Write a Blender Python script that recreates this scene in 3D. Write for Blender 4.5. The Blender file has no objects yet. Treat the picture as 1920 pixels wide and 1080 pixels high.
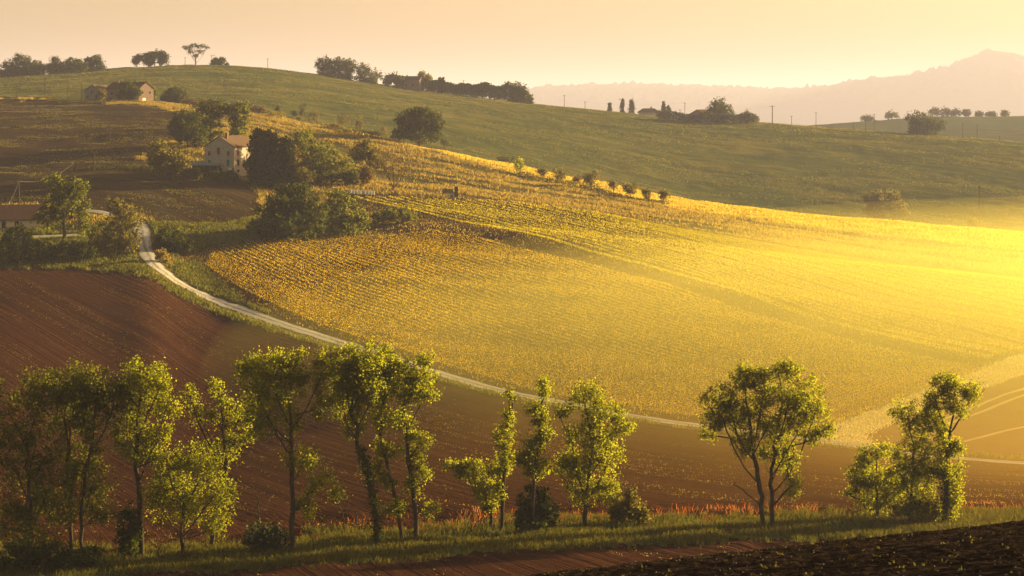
import bpy, math, random
import numpy as np

# ------------------------------------------------------------------ camera, world, sun
scene = bpy.context.scene
COL = scene.collection
F, CX, HY, SC = 3733.0, 960.0, 200.0, 1.25      # focal length in photo pixels, centre column, eye-level row, metres per table unit
cam_d = bpy.data.cameras.new("camera")
cam = bpy.data.objects.new("camera", cam_d)
COL.objects.link(cam)
cam.location = (0, 0, 0)
cam.rotation_euler = (math.radians(90), 0, 0)
cam_d.sensor_width = 36.0
cam_d.lens = 36.0 * F / 1920.0
cam_d.shift_y = -(540.0 - HY) / 1920.0
cam_d.clip_start = 1.0
cam_d.clip_end = 60000.0
scene.camera = cam

SUN_AZ, SUN_EL = math.radians(62.0), math.radians(11.0)
sv = np.array([math.sin(SUN_AZ) * math.cos(SUN_EL), math.cos(SUN_AZ) * math.cos(SUN_EL), math.sin(SUN_EL)])
sun_d = bpy.data.lights.new("sun", 'SUN')
sun = bpy.data.objects.new("sun", sun_d)
COL.objects.link(sun)
sun_d.energy = 5.0
sun_d.angle = math.radians(0.5)
sun_d.color = (1.0, 0.76, 0.335)
from mathutils import Vector
sun.rotation_euler = Vector(sv).to_track_quat('Z', 'Y').to_euler()

world = bpy.data.worlds.new("World")
scene.world = world
world.use_nodes = True
wt = world.node_tree
wt.nodes.clear()
w_out = wt.nodes.new('ShaderNodeOutputWorld')
w_bg = wt.nodes.new('ShaderNodeBackground')
w_sky = wt.nodes.new('ShaderNodeTexSky')
w_sky.sky_type = 'NISHITA'
w_sky.sun_disc = False
w_sky.sun_elevation = SUN_EL
w_sky.sun_rotation = SUN_AZ
w_sky.air_density = 1.0
w_sky.dust_density = 3.0
w_sky.ozone_density = 1.0
w_mix = wt.nodes.new('ShaderNodeMix')
w_mix.data_type = 'RGBA'
w_mix.blend_type = 'MULTIPLY'
w_mix.inputs['Factor'].default_value = 1.0
w_mix.inputs['B'].default_value = (1.0, 0.72, 0.44, 1.0)
wt.links.new(w_sky.outputs[0], w_mix.inputs['A'])
wt.links.new(w_mix.outputs['Result'], w_bg.inputs[0])
w_bg.inputs[1].default_value = 0.055
wt.links.new(w_bg.outputs[0], w_out.inputs[0])

vs = scene.view_settings
vs.view_transform = 'Standard'
vs.look = 'None'
vs.exposure = 2.2
vs.gamma = 1.0
vs.use_curve_mapping = False
cy = scene.cycles
cy.max_bounces = 6
cy.diffuse_bounces = 3
cy.glossy_bounces = 1
cy.transmission_bounces = 2
cy.volume_bounces = 0
cy.transparent_max_bounces = 64
cy.caustics_reflective = False
cy.caustics_refractive = False
cy.use_denoising = True

# ------------------------------------------------------------------ helpers
rng = np.random.default_rng(7)

def link(name, data, parent=None):
    o = bpy.data.objects.new(name, data)
    COL.objects.link(o)
    if parent is not None:
        o.parent = parent
    return o

def mesh(name, V, FS, mats=None, smooth=False, attrs=None):
    """FS: list of int arrays (n x 3 or n x 4)."""
    V = np.asarray(V, dtype=np.float32).reshape(-1, 3)
    me = bpy.data.meshes.new(name)
    me.vertices.add(len(V))
    me.vertices.foreach_set("co", V.ravel())
    FS = [np.asarray(f, dtype=np.int32) for f in FS if len(f)]
    nl = sum(f.size for f in FS)
    npoly = sum(len(f) for f in FS)
    if npoly:
        me.loops.add(nl)
        me.loops.foreach_set("vertex_index", np.concatenate([f.ravel() for f in FS]))
        me.polygons.add(npoly)
        starts, p = [], 0
        for f in FS:
            starts.append(p + np.arange(len(f)) * f.shape[1])
            p += f.size
        me.polygons.foreach_set("loop_start", np.concatenate(starts).astype(np.int32))
        me.polygons.foreach_set("use_smooth", np.full(npoly, bool(smooth)))
    if attrs:
        for an, arr in attrs.items():
            a = me.attributes.new(an, 'FLOAT_VECTOR', 'POINT')
            a.data.foreach_set("vector", np.asarray(arr, dtype=np.float32).ravel())
    me.update(calc_edges=True)
    if mats is not None:
        me.materials.append(mats)
    return me

def obj(name, V, FS, mat, parent=None, smooth=False, attrs=None):
    return link(name, mesh(name, V, FS, mat, smooth, attrs), parent)

def tag(o, label=None, cat=None, group=None, kind=None):
    if label: o['label'] = label
    if cat: o['category'] = cat
    if group: o['group'] = group
    if kind: o['kind'] = kind
    return o

def empty(name, loc, label, cat, group=None, rotz=0.0):
    o = bpy.data.objects.new(name, None)
    COL.objects.link(o)
    o.location = loc
    o.rotation_euler = (0, 0, rotz)
    o.empty_display_size = 0.5
    return tag(o, label, cat, group)

def hash2(ix, iy, seed):
    h = (ix.astype(np.int64) * 374761393 + iy.astype(np.int64) * 668265263 + seed * 1442695041) & 0xffffffff
    h = ((h ^ (h >> 13)) * 1274126177) & 0xffffffff
    h = (h ^ (h >> 16)) & 0xffffffff
    return h / 4294967295.0

def vnoise(x, y, seed=0):
    x = np.asarray(x, float); y = np.asarray(y, float)
    ix, iy = np.floor(x), np.floor(y)
    fx, fy = x - ix, y - iy
    fx = fx * fx * (3 - 2 * fx); fy = fy * fy * (3 - 2 * fy)
    a = hash2(ix, iy, seed); b = hash2(ix + 1, iy, seed)
    c = hash2(ix, iy + 1, seed); d = hash2(ix + 1, iy + 1, seed)
    return (a * (1 - fx) + b * fx) * (1 - fy) + (c * (1 - fx) + d * fx) * fy

def fbm(x, y, seed=0, octv=4):
    t, a, n = 0, 1.0, 0
    for k in range(octv):
        t = t + a * vnoise(x * 2 ** k, y * 2 ** k, seed + k * 17); n += a; a *= 0.5
    return t / n

# ------------------------------------------------------------------ terrain: feature lines of the land, (px, distance, py)
L = [
 [(-700,7,2600),(960,7,2100),(2700,7,1500)],
 [(-700,32,1700),(0,32,1450),(1040,32,1225),(1920,32,1092),(2700,32,980)],
 [(-700,46,1330),(0,46,1240),(500,46,1150),(1040,46,1079),(1500,46,1028),(1700,46,1006),(1920,46,983),(2700,46,900)],
 [(-700,74,1420),(0,74,1340),(1040,74,1200),(1920,74,1120),(2700,74,1060)],
 [(-700,104,1230),(0,106,1190),(1040,110,1135),(1920,112,1095),(2700,112,1060)],
 [(-700,122,1125),(0,124,1103),(200,125,1082),(400,127,1074),(600,129,1056),(800,132,1045),(1000,135,1030),(1200,138,1021),(1500,141,1012),(1920,145,996),(2700,150,975)],
 [(-700,132,1080),(0,134,1060),(300,137,1047),(545,140,1026),(700,143,1010),(1000,147,985),(1250,150,978),(1440,152,974),(1920,158,957),(2700,165,930)],
 [(-700,335,506),(0,338,502),(200,340,499),(290,338,500),(330,333,527),(400,324,562),(480,310,590),(560,297,617),(650,285,646),(740,272,672),(830,263,703),(920,254,728),(1000,247,746),(1080,241,760),(1180,235,780),(1310,229,798),(1450,224,815),(1560,220,830),(1700,215,850),(1920,207,868),(2700,195,930)],
 [(-700,375,428),(0,377,424),(180,378,416),(270,380,416),(480,392,405),(660,430,372),(870,425,381),(1100,408,408),(1300,390,438),(1600,366,485),(1920,346,523),(2700,315,620)],
 [(-700,438,338),(0,440,332),(270,445,322),(430,450,320),(650,495,305),(870,490,322),(1100,468,365),(1300,448,402),(1600,415,446),(1920,392,476),(2700,350,560)],
 [(-700,690,190),(0,680,187),(280,670,192),(350,650,197),(500,618,216),(600,590,240),(700,572,258),(780,560,275),(960,535,311),(1250,505,372),(1500,480,406),(1836,446,432),(1920,440,438),(2700,400,500)],
 [(-700,735,196),(0,725,193),(280,720,199),(500,690,226),(780,650,292),(960,625,332),(1250,595,402),(1500,575,432),(1920,555,470),(2700,520,545)],
 [(-700,775,184),(0,768,178),(280,765,178),(500,740,200),(780,700,262),(960,690,302),(1250,680,368),(1500,665,402),(1920,650,438),(2700,620,510)],
 [(-700,840,166),(0,835,160),(280,832,150),(500,820,166),(780,800,210),(1000,790,243),(1250,780,285),(1500,770,312),(1920,755,348),(2700,730,410)],
 [(-700,905,155),(0,905,147),(100,920,140),(190,930,131),(250,940,126),(367,950,121),(450,950,124),(530,950,132),(600,950,143),(700,950,158),(800,950,172),(1000,935,195),(1250,915,222),(1450,905,232),(1650,895,247),(1800,885,257),(1920,875,268),(2700,840,320)],
 [(-700,1060,195),(400,1090,185),(600,1085,200),(800,1080,205),(1000,1070,213),(1250,1050,240),(1500,1040,255),(1920,1030,296),(2700,1000,350)],
 [(-700,1250,262),(1920,1250,268),(2700,1250,270)],
 [(-700,1480,244),(1000,1480,240),(1400,1480,240),(1500,1470,238),(1600,1460,228),(1700,1455,222),(1760,1450,219),(1920,1450,217),(2100,1450,220),(2700,1450,245)],
 [(-700,1800,246),(1600,1800,246),(2700,1800,250)],
 [(-700,2800,240),(2700,2800,240)],
 [(-700,3500,230),(1000,3700,231),(1920,3300,232),(2700,3300,232)],
 [(-700,5000,198),(300,5000,190),(700,5000,182),(900,5000,172),(1000,5000,166),(1100,5000,161),(1200,5000,160),(1330,5000,163),(1420,4900,168),(1470,4700,171),(1540,4400,164),(1600,4250,155),(1660,4150,148),(1740,4050,137),(1790,4020,123),(1820,4000,110),(1845,4000,101),(1890,4000,101),(1930,4000,106),(2100,4000,125),(2700,4000,170)],
 [(-700,6200,206),(2700,6200,206)],
 [(-700,12000,203),(2700,12000,203)],
]
GX = np.arange(-700, 2701, 5.0)
def smooth1(a, sig):
    n = int(sig * 3 / 5)
    k = np.exp(-0.5 * (np.arange(-n, n + 1) * 5 / sig) ** 2); k /= k.sum()
    return np.convolve(np.pad(a, n, mode='edge'), k, mode='valid')
LY, LP = [], []
for i, ln in enumerate(L):
    a = np.array(ln, float)
    sg = 14 if i in (21,) else (22 if i == 7 else 32)
    LY.append(smooth1(np.log(np.interp(GX, a[:, 0], a[:, 1] * SC)), sg))
    LP.append(smooth1(np.interp(GX, a[:, 0], a[:, 2]), sg))
LY, LP = np.array(LY), np.array(LP)
LY[20:] += math.log(2.0)
NL = len(L)

def lines_at(px):
    px = np.clip(np.asarray(px, float), -700, 2700)
    t = (px + 700) / 5.0
    i = np.clip(t.astype(int), 0, len(GX) - 2)
    f = t - i
    return LY[:, i] * (1 - f) + LY[:, i + 1] * f, LP[:, i] * (1 - f) + LP[:, i + 1] * f

def pchip_slopes(x, y):
    h = np.diff(x, axis=0); d = np.diff(y, axis=0) / h
    m = np.zeros_like(y)
    w1 = 2 * h[1:] + h[:-1]; w2 = h[1:] + 2 * h[:-1]
    same = d[:-1] * d[1:] > 0
    with np.errstate(divide='ignore', invalid='ignore'):
        hm = (w1 + w2) / (w1 / d[:-1] + w2 / d[1:])
    m[1:-1] = np.where(same, hm, 0.0)
    m[0], m[-1] = d[0], d[-1]
    return m

def ground_s(px, Y):
    """row py of the ground (no relief), line parameter s, for arrays px, Y (same shape)"""
    px = np.atleast_1d(np.asarray(px, float)); Y = np.atleast_1d(np.asarray(Y, float))
    ly, lp = lines_at(px)
    m = pchip_slopes(ly, lp)
    q = np.clip(np.log(np.maximum(Y, 1e-3)), ly[0], ly[-1])
    k = np.clip((ly <= q).sum(axis=0) - 1, 0, NL - 2)
    c = np.arange(len(px))
    x0, x1 = ly[k, c], ly[k + 1, c]
    h = x1 - x0; t = (q - x0) / h
    y0, y1, m0, m1 = lp[k, c], lp[k + 1, c], m[k, c], m[k + 1, c]
    t2, t3 = t * t, t * t * t
    py = (2 * t3 - 3 * t2 + 1) * y0 + (t3 - 2 * t2 + t) * h * m0 + (-2 * t3 + 3 * t2) * y1 + (t3 - t2) * h * m1
    return py, k + t

def relief(px, Y, s):
    """small real undulations of the ground in metres"""
    X = (px - CX) / F * Y
    z = np.zeros_like(Y)
    w = lambda a, b: np.clip((s - a) * 6, 0, 1) * np.clip((b - s) * 6, 0, 1)
    # near ploughed field: furrows and clods
    near = np.clip((3.2 - s) * 3, 0, 1)
    ph = Y / 1.05 + 0.35 * fbm(X / 6, Y / 6, 3, 2)
    z += near * (0.10 * np.abs(np.sin(np.pi * ph)) ** 0.8 + 0.09 * (fbm(X / 0.55, Y / 0.4, 5, 3) - 0.5) + 0.06 * (fbm(X * 5, Y * 5, 9, 2) - .5))
    # verge hummocks
    z += w(4.75, 6.3) * 0.7 * (fbm(X / 4, Y / 4, 11, 3) - 0.35)
    # meadows and hills
    z += np.clip((s - 8.3) * 3, 0, 1) * np.clip((20 - s), 0, 1) * 2.4 * (fbm(X / 30, Y / 22, 21, 3) - 0.5)
    z += np.clip((s - 8.0) * 3, 0, 1) * np.clip((20 - s), 0, 1) * 0.75 * np.clip((s - 8.6) * 2, .3, 1) * (fbm(X / 6, Y / 8, 22, 2) - 0.5)
    # low swells of the vineyard slope
    z += np.clip((s - 7.15) * 4, 0, 1) * np.clip((8.9 - s) * 4, 0, 1) * 1.6 * (fbm(X / 95, (Y + .55 * X) / 17, 41, 2) - 0.5)
    # wooded far hills
    far = np.clip((s - 20.3) * 3, 0, 1)
    z += 2.0 * far * (16 * (fbm(X / 76, Y / 120, 31, 3) - 0.35) + 9 * np.maximum(fbm(X / 27, Y / 80, 33, 2) - 0.55, 0) * 3)
    return z

def ground_z(X, Y):
    X = np.atleast_1d(np.asarray(X, float)); Y = np.atleast_1d(np.asarray(Y, float))
    px = CX + X / Y * F
    py, s = ground_s(px, Y)
    return (HY - py) / F * Y + relief(px, Y, s)

def hit(px, py, y0=None, y1=None):
    """nearest ground point seen at a photo pixel"""
    ys = np.exp(np.linspace(math.log((y0 or 40) * SC), math.log((y1 or 5200) * SC), 3000))
    g, _ = ground_s(np.full_like(ys, px), ys)
    below = np.nonzero((g[:-1] >= py) & (g[1:] < py))[0]
    if len(below):
        i = below[0]
        t = (g[i] - py) / (g[i] - g[i + 1])
        Y = ys[i] * (1 - t) + ys[i + 1] * t
    else:
        Y = ys[np.argmin(np.abs(g - py))]
    X = (px - CX) / F * Y
    return np.array([X, Y, ground_z(X, Y)[0]])

def on(px, Yt):
    Y = Yt * SC; X = (px - CX) / F * Y
    return np.array([X, Y, ground_z(X, Y)[0]])

def inpoly(x, y, P):
    x = np.asarray(x); y = np.asarray(y)
    c = np.zeros(x.shape, bool)
    n = len(P)
    for i in range(n):
        x1, y1 = P[i]; x2, y2 = P[(i + 1) % n]
        if y1 == y2: continue
        cond = ((y1 > y) != (y2 > y)) & (x < (x2 - x1) * (y - y1) / (y2 - y1) + x1)
        c ^= cond
    return c

# field outlines, as seen on the slope (photo pixels), used with the line parameter s
P_VINE = [(330,478),(372,492),(450,560),(560,612),(700,657),(900,722),(1060,755),(1180,776),(1310,794),(1560,812),(1580,790),(1700,742),(1850,690),(1920,665),(2300,560),(2300,590),(1920,523),(1600,487),(1400,455),(1250,427),(1100,398),(960,379),(850,374),(665,364),(640,385),(600,437),(480,452),(400,458)]
P_TRACKGRASS = [(1520,815),(1560,800),(1640,768),(1760,722),(1920,664),(2400,500),(2400,560),(1920,704),(1800,745),(1700,782),(1620,816),(1640,842),(1560,835)]
P_RFIELD = [(1590,830),(1620,816),(1700,782),(1800,745),(1920,704),(2400,560),(2400,1000),(1920,862),(1700,845)]
P_UPFIELD = [(-700,500),(-700,188),(0,186),(180,192),(290,200),(380,224),(430,240),(330,262),(250,300),(420,318),(470,342),(490,370),(480,405),(420,418),(290,412),(260,398),(160,392),(60,380),(-700,392)]
P_WHEAT = [(560,222),(600,236),(700,254),(780,270),(960,306),(1250,366),(1500,401),(1920,433),(2500,470),(2500,520),(1920,474),(1700,452),(1500,428),(1350,404),(1250,388),(1100,356),(960,325),(840,293),(740,266),(640,250)]

def classify(px, py, s):
    c = np.full(px.shape, 4, int)               # 4 meadow (near hill)
    c[s < 3.0] = 0                              # dark near field
    low = (s >= 3.0) & (s < 7.0)
    c[low] = 1                                  # lower ploughed field
    nz = (fbm(px / 9, py / 5, 77, 2) - 0.5) * 0.18
    c[(s + nz > 4.98) & (s + nz < 6.03)] = 2    # grass verge under the trees
    up = (s >= 7.0) & (s < 11.0)
    jx = (fbm(px / 14, py / 7, 78, 3) - .5) * 10; jy = (fbm(px / 14, py / 7, 79, 3) - .5) * 7
    PX, PY = px + jx, py + jy
    c[up & inpoly(PX, PY, P_UPFIELD)] = 6
    c[up & inpoly(PX, PY, P_VINE)] = 3
    c[up & inpoly(PX, PY, P_RFIELD)] = 7
    c[up & inpoly(PX, PY, P_TRACKGRASS)] = 8
    c[up & (s > 9.2) & inpoly(px, py, P_WHEAT)] = 5
    # grassy bank between road and vines, and the edge of the lower field
    c[(s >= 7.0 - .04 * np.clip((px - 120) / 200, 0, 1) + nz * .12) & (s < 7.0)] = 4
    c[(s >= 11.0) & (s < 16.5)] = 9             # green hill across the valley
    c[(s >= 16.5) & (s < 19.0)] = 10            # ridge behind
    c[(s >= 19.0)] = 11                         # plain and far hills
    return c

# ------------------------------------------------------------------ materials
def new_mat(name):
    m = bpy.data.materials.new(name)
    m.use_nodes = True
    nt = m.node_tree
    nt.nodes.clear()
    out = nt.nodes.new('ShaderNodeOutputMaterial')
    return m, nt, out

def N(nt, t, **kw):
    n = nt.nodes.new(t)
    for k, v in kw.items():
        if k in n.inputs.keys() if hasattr(n.inputs, 'keys') else False:
            n.inputs[k].default_value = v
        else:
            setattr(n, k, v)
    return n

def noise(nt, vec, scale, detail=3.0, rough=0.55):
    n = nt.nodes.new('ShaderNodeTexNoise')
    n.inputs['Scale'].default_value = scale
    n.inputs['Detail'].default_value = detail
    n.inputs['Roughness'].default_value = rough
    if vec is not None: nt.links.new(vec, n.inputs['Vector'])
    return n.outputs['Fac']

def ramp(nt, fac, stops):
    r = nt.nodes.new('ShaderNodeValToRGB')
    el = r.color_ramp.elements
    while len(el) < len(stops): el.new(0.5)
    for e, (p, c) in zip(el, stops):
        e.position = p; e.color = (*c, 1) if len(c) == 3 else c
    nt.links.new(fac, r.inputs[0])
    return r.outputs[0]

def mixc(nt, fac, a, b, mode='MIX'):
    m = nt.nodes.new('ShaderNodeMix'); m.data_type = 'RGBA'; m.blend_type = mode
    for sock, v in ((m.inputs['Factor'], fac), (m.inputs['A'], a), (m.inputs['B'], b)):
        if isinstance(v, (int, float)): sock.default_value = v
        elif isinstance(v, tuple): sock.default_value = (*v, 1)
        else: nt.links.new(v, sock)
    return m.outputs['Result']

def fmath(nt, op, a, b=None):
    m = nt.nodes.new('ShaderNodeMath'); m.operation = op
    for i, v in enumerate((a, b)):
        if v is None: continue
        if isinstance(v, (int, float)): m.inputs[i].default_value = v
        else: nt.links.new(v, m.inputs[i])
    return m.outputs[0]

def mapping(nt, vec, sc):
    m = nt.nodes.new('ShaderNodeMapping'); m.inputs['Scale'].default_value = sc
    nt.links.new(vec, m.inputs['Vector'])
    return m.outputs[0]

def attr(nt, name):
    a = nt.nodes.new('ShaderNodeAttribute'); a.attribute_name = name
    return a.outputs['Vector']

def texco(nt):
    return nt.nodes.new('ShaderNodeTexCoord').outputs['Object']

def surf(nt, out, col, bump=None, bdist=0.2, bstr=1.0, rough=0.95, trans=None, tcol=None, sheen=0):
    p = nt.nodes.new('ShaderNodeBsdfDiffuse')
    p.inputs['Roughness'].default_value = 0.3
    if isinstance(col, tuple): p.inputs['Color'].default_value = (*col, 1)
    else: nt.links.new(col, p.inputs['Color'])
    res = p.outputs[0]
    if trans:
        t = nt.nodes.new('ShaderNodeBsdfTranslucent')
        if isinstance(tcol, tuple): t.inputs['Color'].default_value = (*tcol, 1)
        else: nt.links.new(tcol, t.inputs['Color'])
        m = nt.nodes.new('ShaderNodeMixShader'); m.inputs[0].default_value = trans
        nt.links.new(p.outputs[0], m.inputs[1]); nt.links.new(t.outputs[0], m.inputs[2])
        res = m.outputs[0]
    if bump is not None:
        b = nt.nodes.new('ShaderNodeBump')
        b.inputs['Distance'].default_value = bdist; b.inputs['Strength'].default_value = bstr
        nt.links.new(bump, b.inputs['Height'])
        nt.links.new(b.outputs[0], p.inputs['Normal'])
    nt.links.new(res, out.inputs['Surface'])

def soil(name, c0, c1, across, along, fleck=None, bd=0.35, big=0.02):
    m, nt, out = new_mat(name)
    fc, oc = attr(nt, 'fc'), texco(nt)
    st = noise(nt, mapping(nt, fc, (1 / across, 1 / along, 1)), 1.0, 4, 0.65)
    st2 = noise(nt, mapping(nt, fc, (1 / (across * 5), 1 / (along * 3), 1)), 1.0, 2, 0.5)
    bg = noise(nt, oc, big, 3)
    fine = noise(nt, oc, 1.3, 4, 0.7)
    t = fmath(nt, 'ADD', fmath(nt, 'MULTIPLY', st, 0.5), fmath(nt, 'ADD', fmath(nt, 'MULTIPLY', bg, 0.3), fmath(nt, 'MULTIPLY', st2, 0.2)))
    col = ramp(nt, t, [(0.36, c0), (0.62, c1)])
    if fleck:
        fm = fmath(nt, 'MULTIPLY', fine, st)
        fk = ramp(nt, fm, [(0.30, (0, 0, 0)), (0.42, (1, 1, 1))])
        bgm = ramp(nt, bg, [(0.42, (0, 0, 0)), (0.62, (1, 1, 1))])
        col = mixc(nt, fmath(nt, 'MULTIPLY', fk, bgm), col, fleck)
    bmp = fmath(nt, 'ADD', fmath(nt, 'MULTIPLY', st, 1.6), fmath(nt, 'MULTIPLY', fine, 0.6))
    surf(nt, out, col, bmp, bd)
    return m

def meadow(name, cs, sx, sy, bd=0.8, big=0.012):
    m, nt, out = new_mat(name)
    fc, oc = attr(nt, 'fc'), texco(nt)
    st = noise(nt, mapping(nt, fc, (1 / sx, 1 / sy, 1)), 1.0, 5, 0.65)
    bg = noise(nt, mapping(nt, fc, (big * 1.5, big, 1)), 1.0, 3)
    fine = noise(nt, oc, 0.9, 4, 0.7)
    t = fmath(nt, 'ADD', fmath(nt, 'MULTIPLY', st, 0.5), fmath(nt, 'ADD', fmath(nt, 'MULTIPLY', bg, 0.35), fmath(nt, 'MULTIPLY', fine, 0.15)))
    col = ramp(nt, t, [(0.34, cs[0]), (0.5, cs[1]), (0.66, cs[2])])
    bmp = fmath(nt, 'ADD', st, fmath(nt, 'MULTIPLY', fine, 0.5))
    surf(nt, out, col, bmp, bd)
    return m

def leafmat(name, c0, c1, t0, t1, tr=0.5):
    m, nt, out = new_mat(name)
    g = nt.nodes.new('ShaderNodeNewGeometry')
    rnd = g.outputs['Random Per Island']
    col = ramp(nt, rnd, [(0.0, c0), (1.0, c1)])
    tc = ramp(nt, rnd, [(0.0, t0), (1.0, t1)])
    surf(nt, out, col, trans=tr, tcol=tc)
    return m

def plain(name, c0, c1, sc=2.0, bump=0.0, stretch=(1, 1, 1)):
    m, nt, out = new_mat(name)
    oc = mapping(nt, texco(nt), stretch)
    n = noise(nt, oc, sc, 4, 0.65)
    col = ramp(nt, n, [(0.3, c0), (0.7, c1)])
    surf(nt, out, col, n if bump else None, bump or 0.1)
    return m

M = {}
M['soil_near'] = soil('dark_soil', (.012, .008, .006), (.035, .022, .015), 1.0, 4.0, bd=0.25, big=0.2)
M['soil_low'] = soil('brown_soil', (.017, .0068, .0038), (.060, .0235, .0115), 2.0, 45.0, fleck=(.06, .035, .016), bd=0.7)
M['soil_up'] = soil('upper_soil', (.035, .021, .013), (.062, .042, .021), 5.0, 35.0, fleck=(.07, .07, .02), bd=0.5)
M['track_soil'] = plain('track_soil', (.05, .028, .014), (.10, .06, .028), 0.8, 0.08)
M['soil_right'] = soil('pale_soil', (.12, .062, .034), (.17, .09, .046), 4.0, 60.0, bd=0.2)
M['vine_ground'] = meadow('vine_ground', [(.060, .030, .013), (.075, .045, .016), (.07, .065, .018)], 2.5, 22, 0.3, 0.03)
M['meadow'] = meadow('meadow_grass', [(.055, .065, .016), (.11, .09, .026), (.22, .15, .04)], 7, 30, 1.2, 0.014)
M['verge'] = meadow('verge_grass', [(.035, .050, .012), (.07, .085, .02), (.15, .12, .03)], 3, 6, 0.5, 0.08)
M['wheat'] = meadow('ripe_crop', [(.26, .20, .035), (.34, .25, .045), (.40, .29, .06)], 3, 60, 0.4, 0.02)
M['trackgrass'] = meadow('dry_grass_track', [(.34, .29, .13), (.46, .39, .20), (.56, .48, .26)], 2, 14, 0.3, 0.05)
M['hill'] = meadow('green_hill', [(.036, .056, .012), (.075, .085, .018), (.20, .155, .035)], 7, 26, 2.2, 0.012)
M['ridge'] = meadow('ridge_grass', [(.06, .085, .028), (.085, .10, .03), (.11, .12, .04)], 15, 60, 1.0, 0.006)
M['far'] = meadow('far_wood', [(.04, .05, .025), (.055, .06, .03), (.08, .08, .04)], 40, 60, 2.0, 0.004)
def track_mat():
    m, nt, out = new_mat('white_gravel')
    oc = texco(nt)
    sp = nt.nodes.new('ShaderNodeSeparateXYZ'); nt.links.new(attr(nt, 'fc'), sp.inputs[0])
    n1, n2 = noise(nt, oc, 0.35, 3), noise(nt, oc, 2.2, 4, .7)
    a = fmath(nt, 'ABSOLUTE', fmath(nt, 'ADD', sp.outputs[0], fmath(nt, 'MULTIPLY', fmath(nt, 'SUBTRACT', n1, .5), .5)))
    base = ramp(nt, n2, [(.3, (.32, .29, .255)), (.7, (.52, .475, .42))])
    mid = ramp(nt, a, [(.10, (1, 1, 1)), (.28, (0, 0, 0)), (.74, (0, 0, 0)), (.95, (1, 1, 1))])
    gr = ramp(nt, n2, [(.35, (.085, .08, .03)), (.65, (.17, .145, .08))])
    surf(nt, out, mixc(nt, fmath(nt, 'MULTIPLY', mid, fmath(nt, 'ADD', n1, .15)), base, gr), n2, 0.06)
    return m
M['gravel'] = track_mat()
M['bark'] = plain('bark', (.035, .026, .018), (.10, .075, .05), 5.0, 0.05, (1, 1, .25))
M['wood'] = plain('weathered_wood', (.06, .045, .03), (.12, .09, .06), 4.0, 0.02, (1, 1, .2))
M['leaf'] = leafmat('poplar_leaf', (.036, .050, .007), (.085, .095, .012), (.23, .275, .010), (.50, .455, .022), .55)
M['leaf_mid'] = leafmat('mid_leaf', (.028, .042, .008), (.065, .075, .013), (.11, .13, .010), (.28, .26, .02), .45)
M['grass_hill'] = leafmat('hill_grass', (.06, .075, .016), (.13, .115, .028), (.10, .11, .016), (.26, .20, .04), .45)
M['leaf_dark'] = leafmat('dark_leaf', (.022, .034, .008), (.045, .06, .012), (.05, .065, .008), (.12, .12, .015), .4)
M['leaf_olive'] = leafmat('olive_leaf', (.05, .055, .014), (.10, .085, .02), (.14, .12, .02), (.28, .22, .03), .45)
M['leaf_brown'] = leafmat('brown_leaf', (.06, .045, .02), (.11, .075, .03), (.12, .08, .02), (.22, .14, .03), .4)
M['cypress'] = leafmat('cypress_leaf', (.012, .018, .006), (.03, .036, .010), (.015, .02, .005), (.04, .04, .008), .25)
M['vine'] = leafmat('vine_leaf', (.14, .15, .008), (.27, .21, .012), (.62, .56, .008), (.92, .70, .012), .6)
M['vine_low'] = leafmat('amber_vine_leaf', (.13, .11, .008), (.25, .165, .012), (.56, .42, .008), (.88, .54, .012), .6)
M['grass'] = leafmat('tall_grass', (.09, .085, .02), (.19, .135, .035), (.25, .19, .03), (.50, .33, .06), .5)
M['grass_green'] = leafmat('green_grass', (.04, .06, .012), (.09, .10, .02), (.12, .13, .015), (.28, .24, .03), .45)
M['grass_bank'] = leafmat('bank_grass', (.028, .042, .008), (.08, .075, .016), (.06, .07, .008), (.20, .155, .02), .4)
M['grass_gold'] = leafmat('golden_crop', (.26, .19, .03), (.38, .27, .05), (.55, .40, .03), (.75, .52, .06), .5)
M['straw'] = leafmat('straw', (.40, .34, .17), (.58, .50, .28), (.50, .42, .18), (.70, .60, .30), .5)
M['poppy'] = leafmat('red_flower', (.22, .05, .02), (.30, .12, .03), (.35, .07, .02), (.45, .18, .04), .5)
M['flower'] = leafmat('white_flower', (.6, .58, .45), (.75, .72, .6), (.5, .48, .3), (.6, .6, .4), .3)
M['stone'] = plain('stone_wall', (.33, .28, .23), (.50, .43, .35), 1.2, 0.05)
M['stone_grey'] = plain('grey_render', (.16, .14, .125), (.23, .20, .18), 0.9, 0.03)
M['brick'] = plain('pink_brick', (.14, .10, .085), (.22, .155, .125), 1.5, 0.03)
M['tile'] = plain('roof_tile', (.09, .062, .045), (.18, .115, .075), 2.5, 0.06, (1, 4, 1))
M['tile_dark'] = plain('old_roof_tile', (.06, .035, .028), (.11, .06, .045), 2.5, 0.06, (1, 4, 1))
M['cream'] = plain('cream_plaster', (.55, .42, .30), (.65, .52, .38), 1.0)
M['shutter_red'] = plain('red_shutter', (.18, .055, .04), (.24, .08, .055), 3)
M['shutter_green'] = plain('green_shutter', (.06, .13, .09), (.09, .17, .12), 3)
M['dark'] = plain('dark_opening', (.02, .018, .015), (.035, .03, .025), 3)
M['white'] = plain('white_paint', (.68, .64, .58), (.78, .75, .7), 2)
M['blue'] = plain('blue_plastic', (.06, .12, .22), (.08, .15, .27), 3)
M['metal'] = plain('grey_metal', (.20, .20, .20), (.28, .28, .27), 3)
M['clod'] = plain('pale_stone', (.10, .07, .05), (.26, .21, .16), 1.0)

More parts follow.
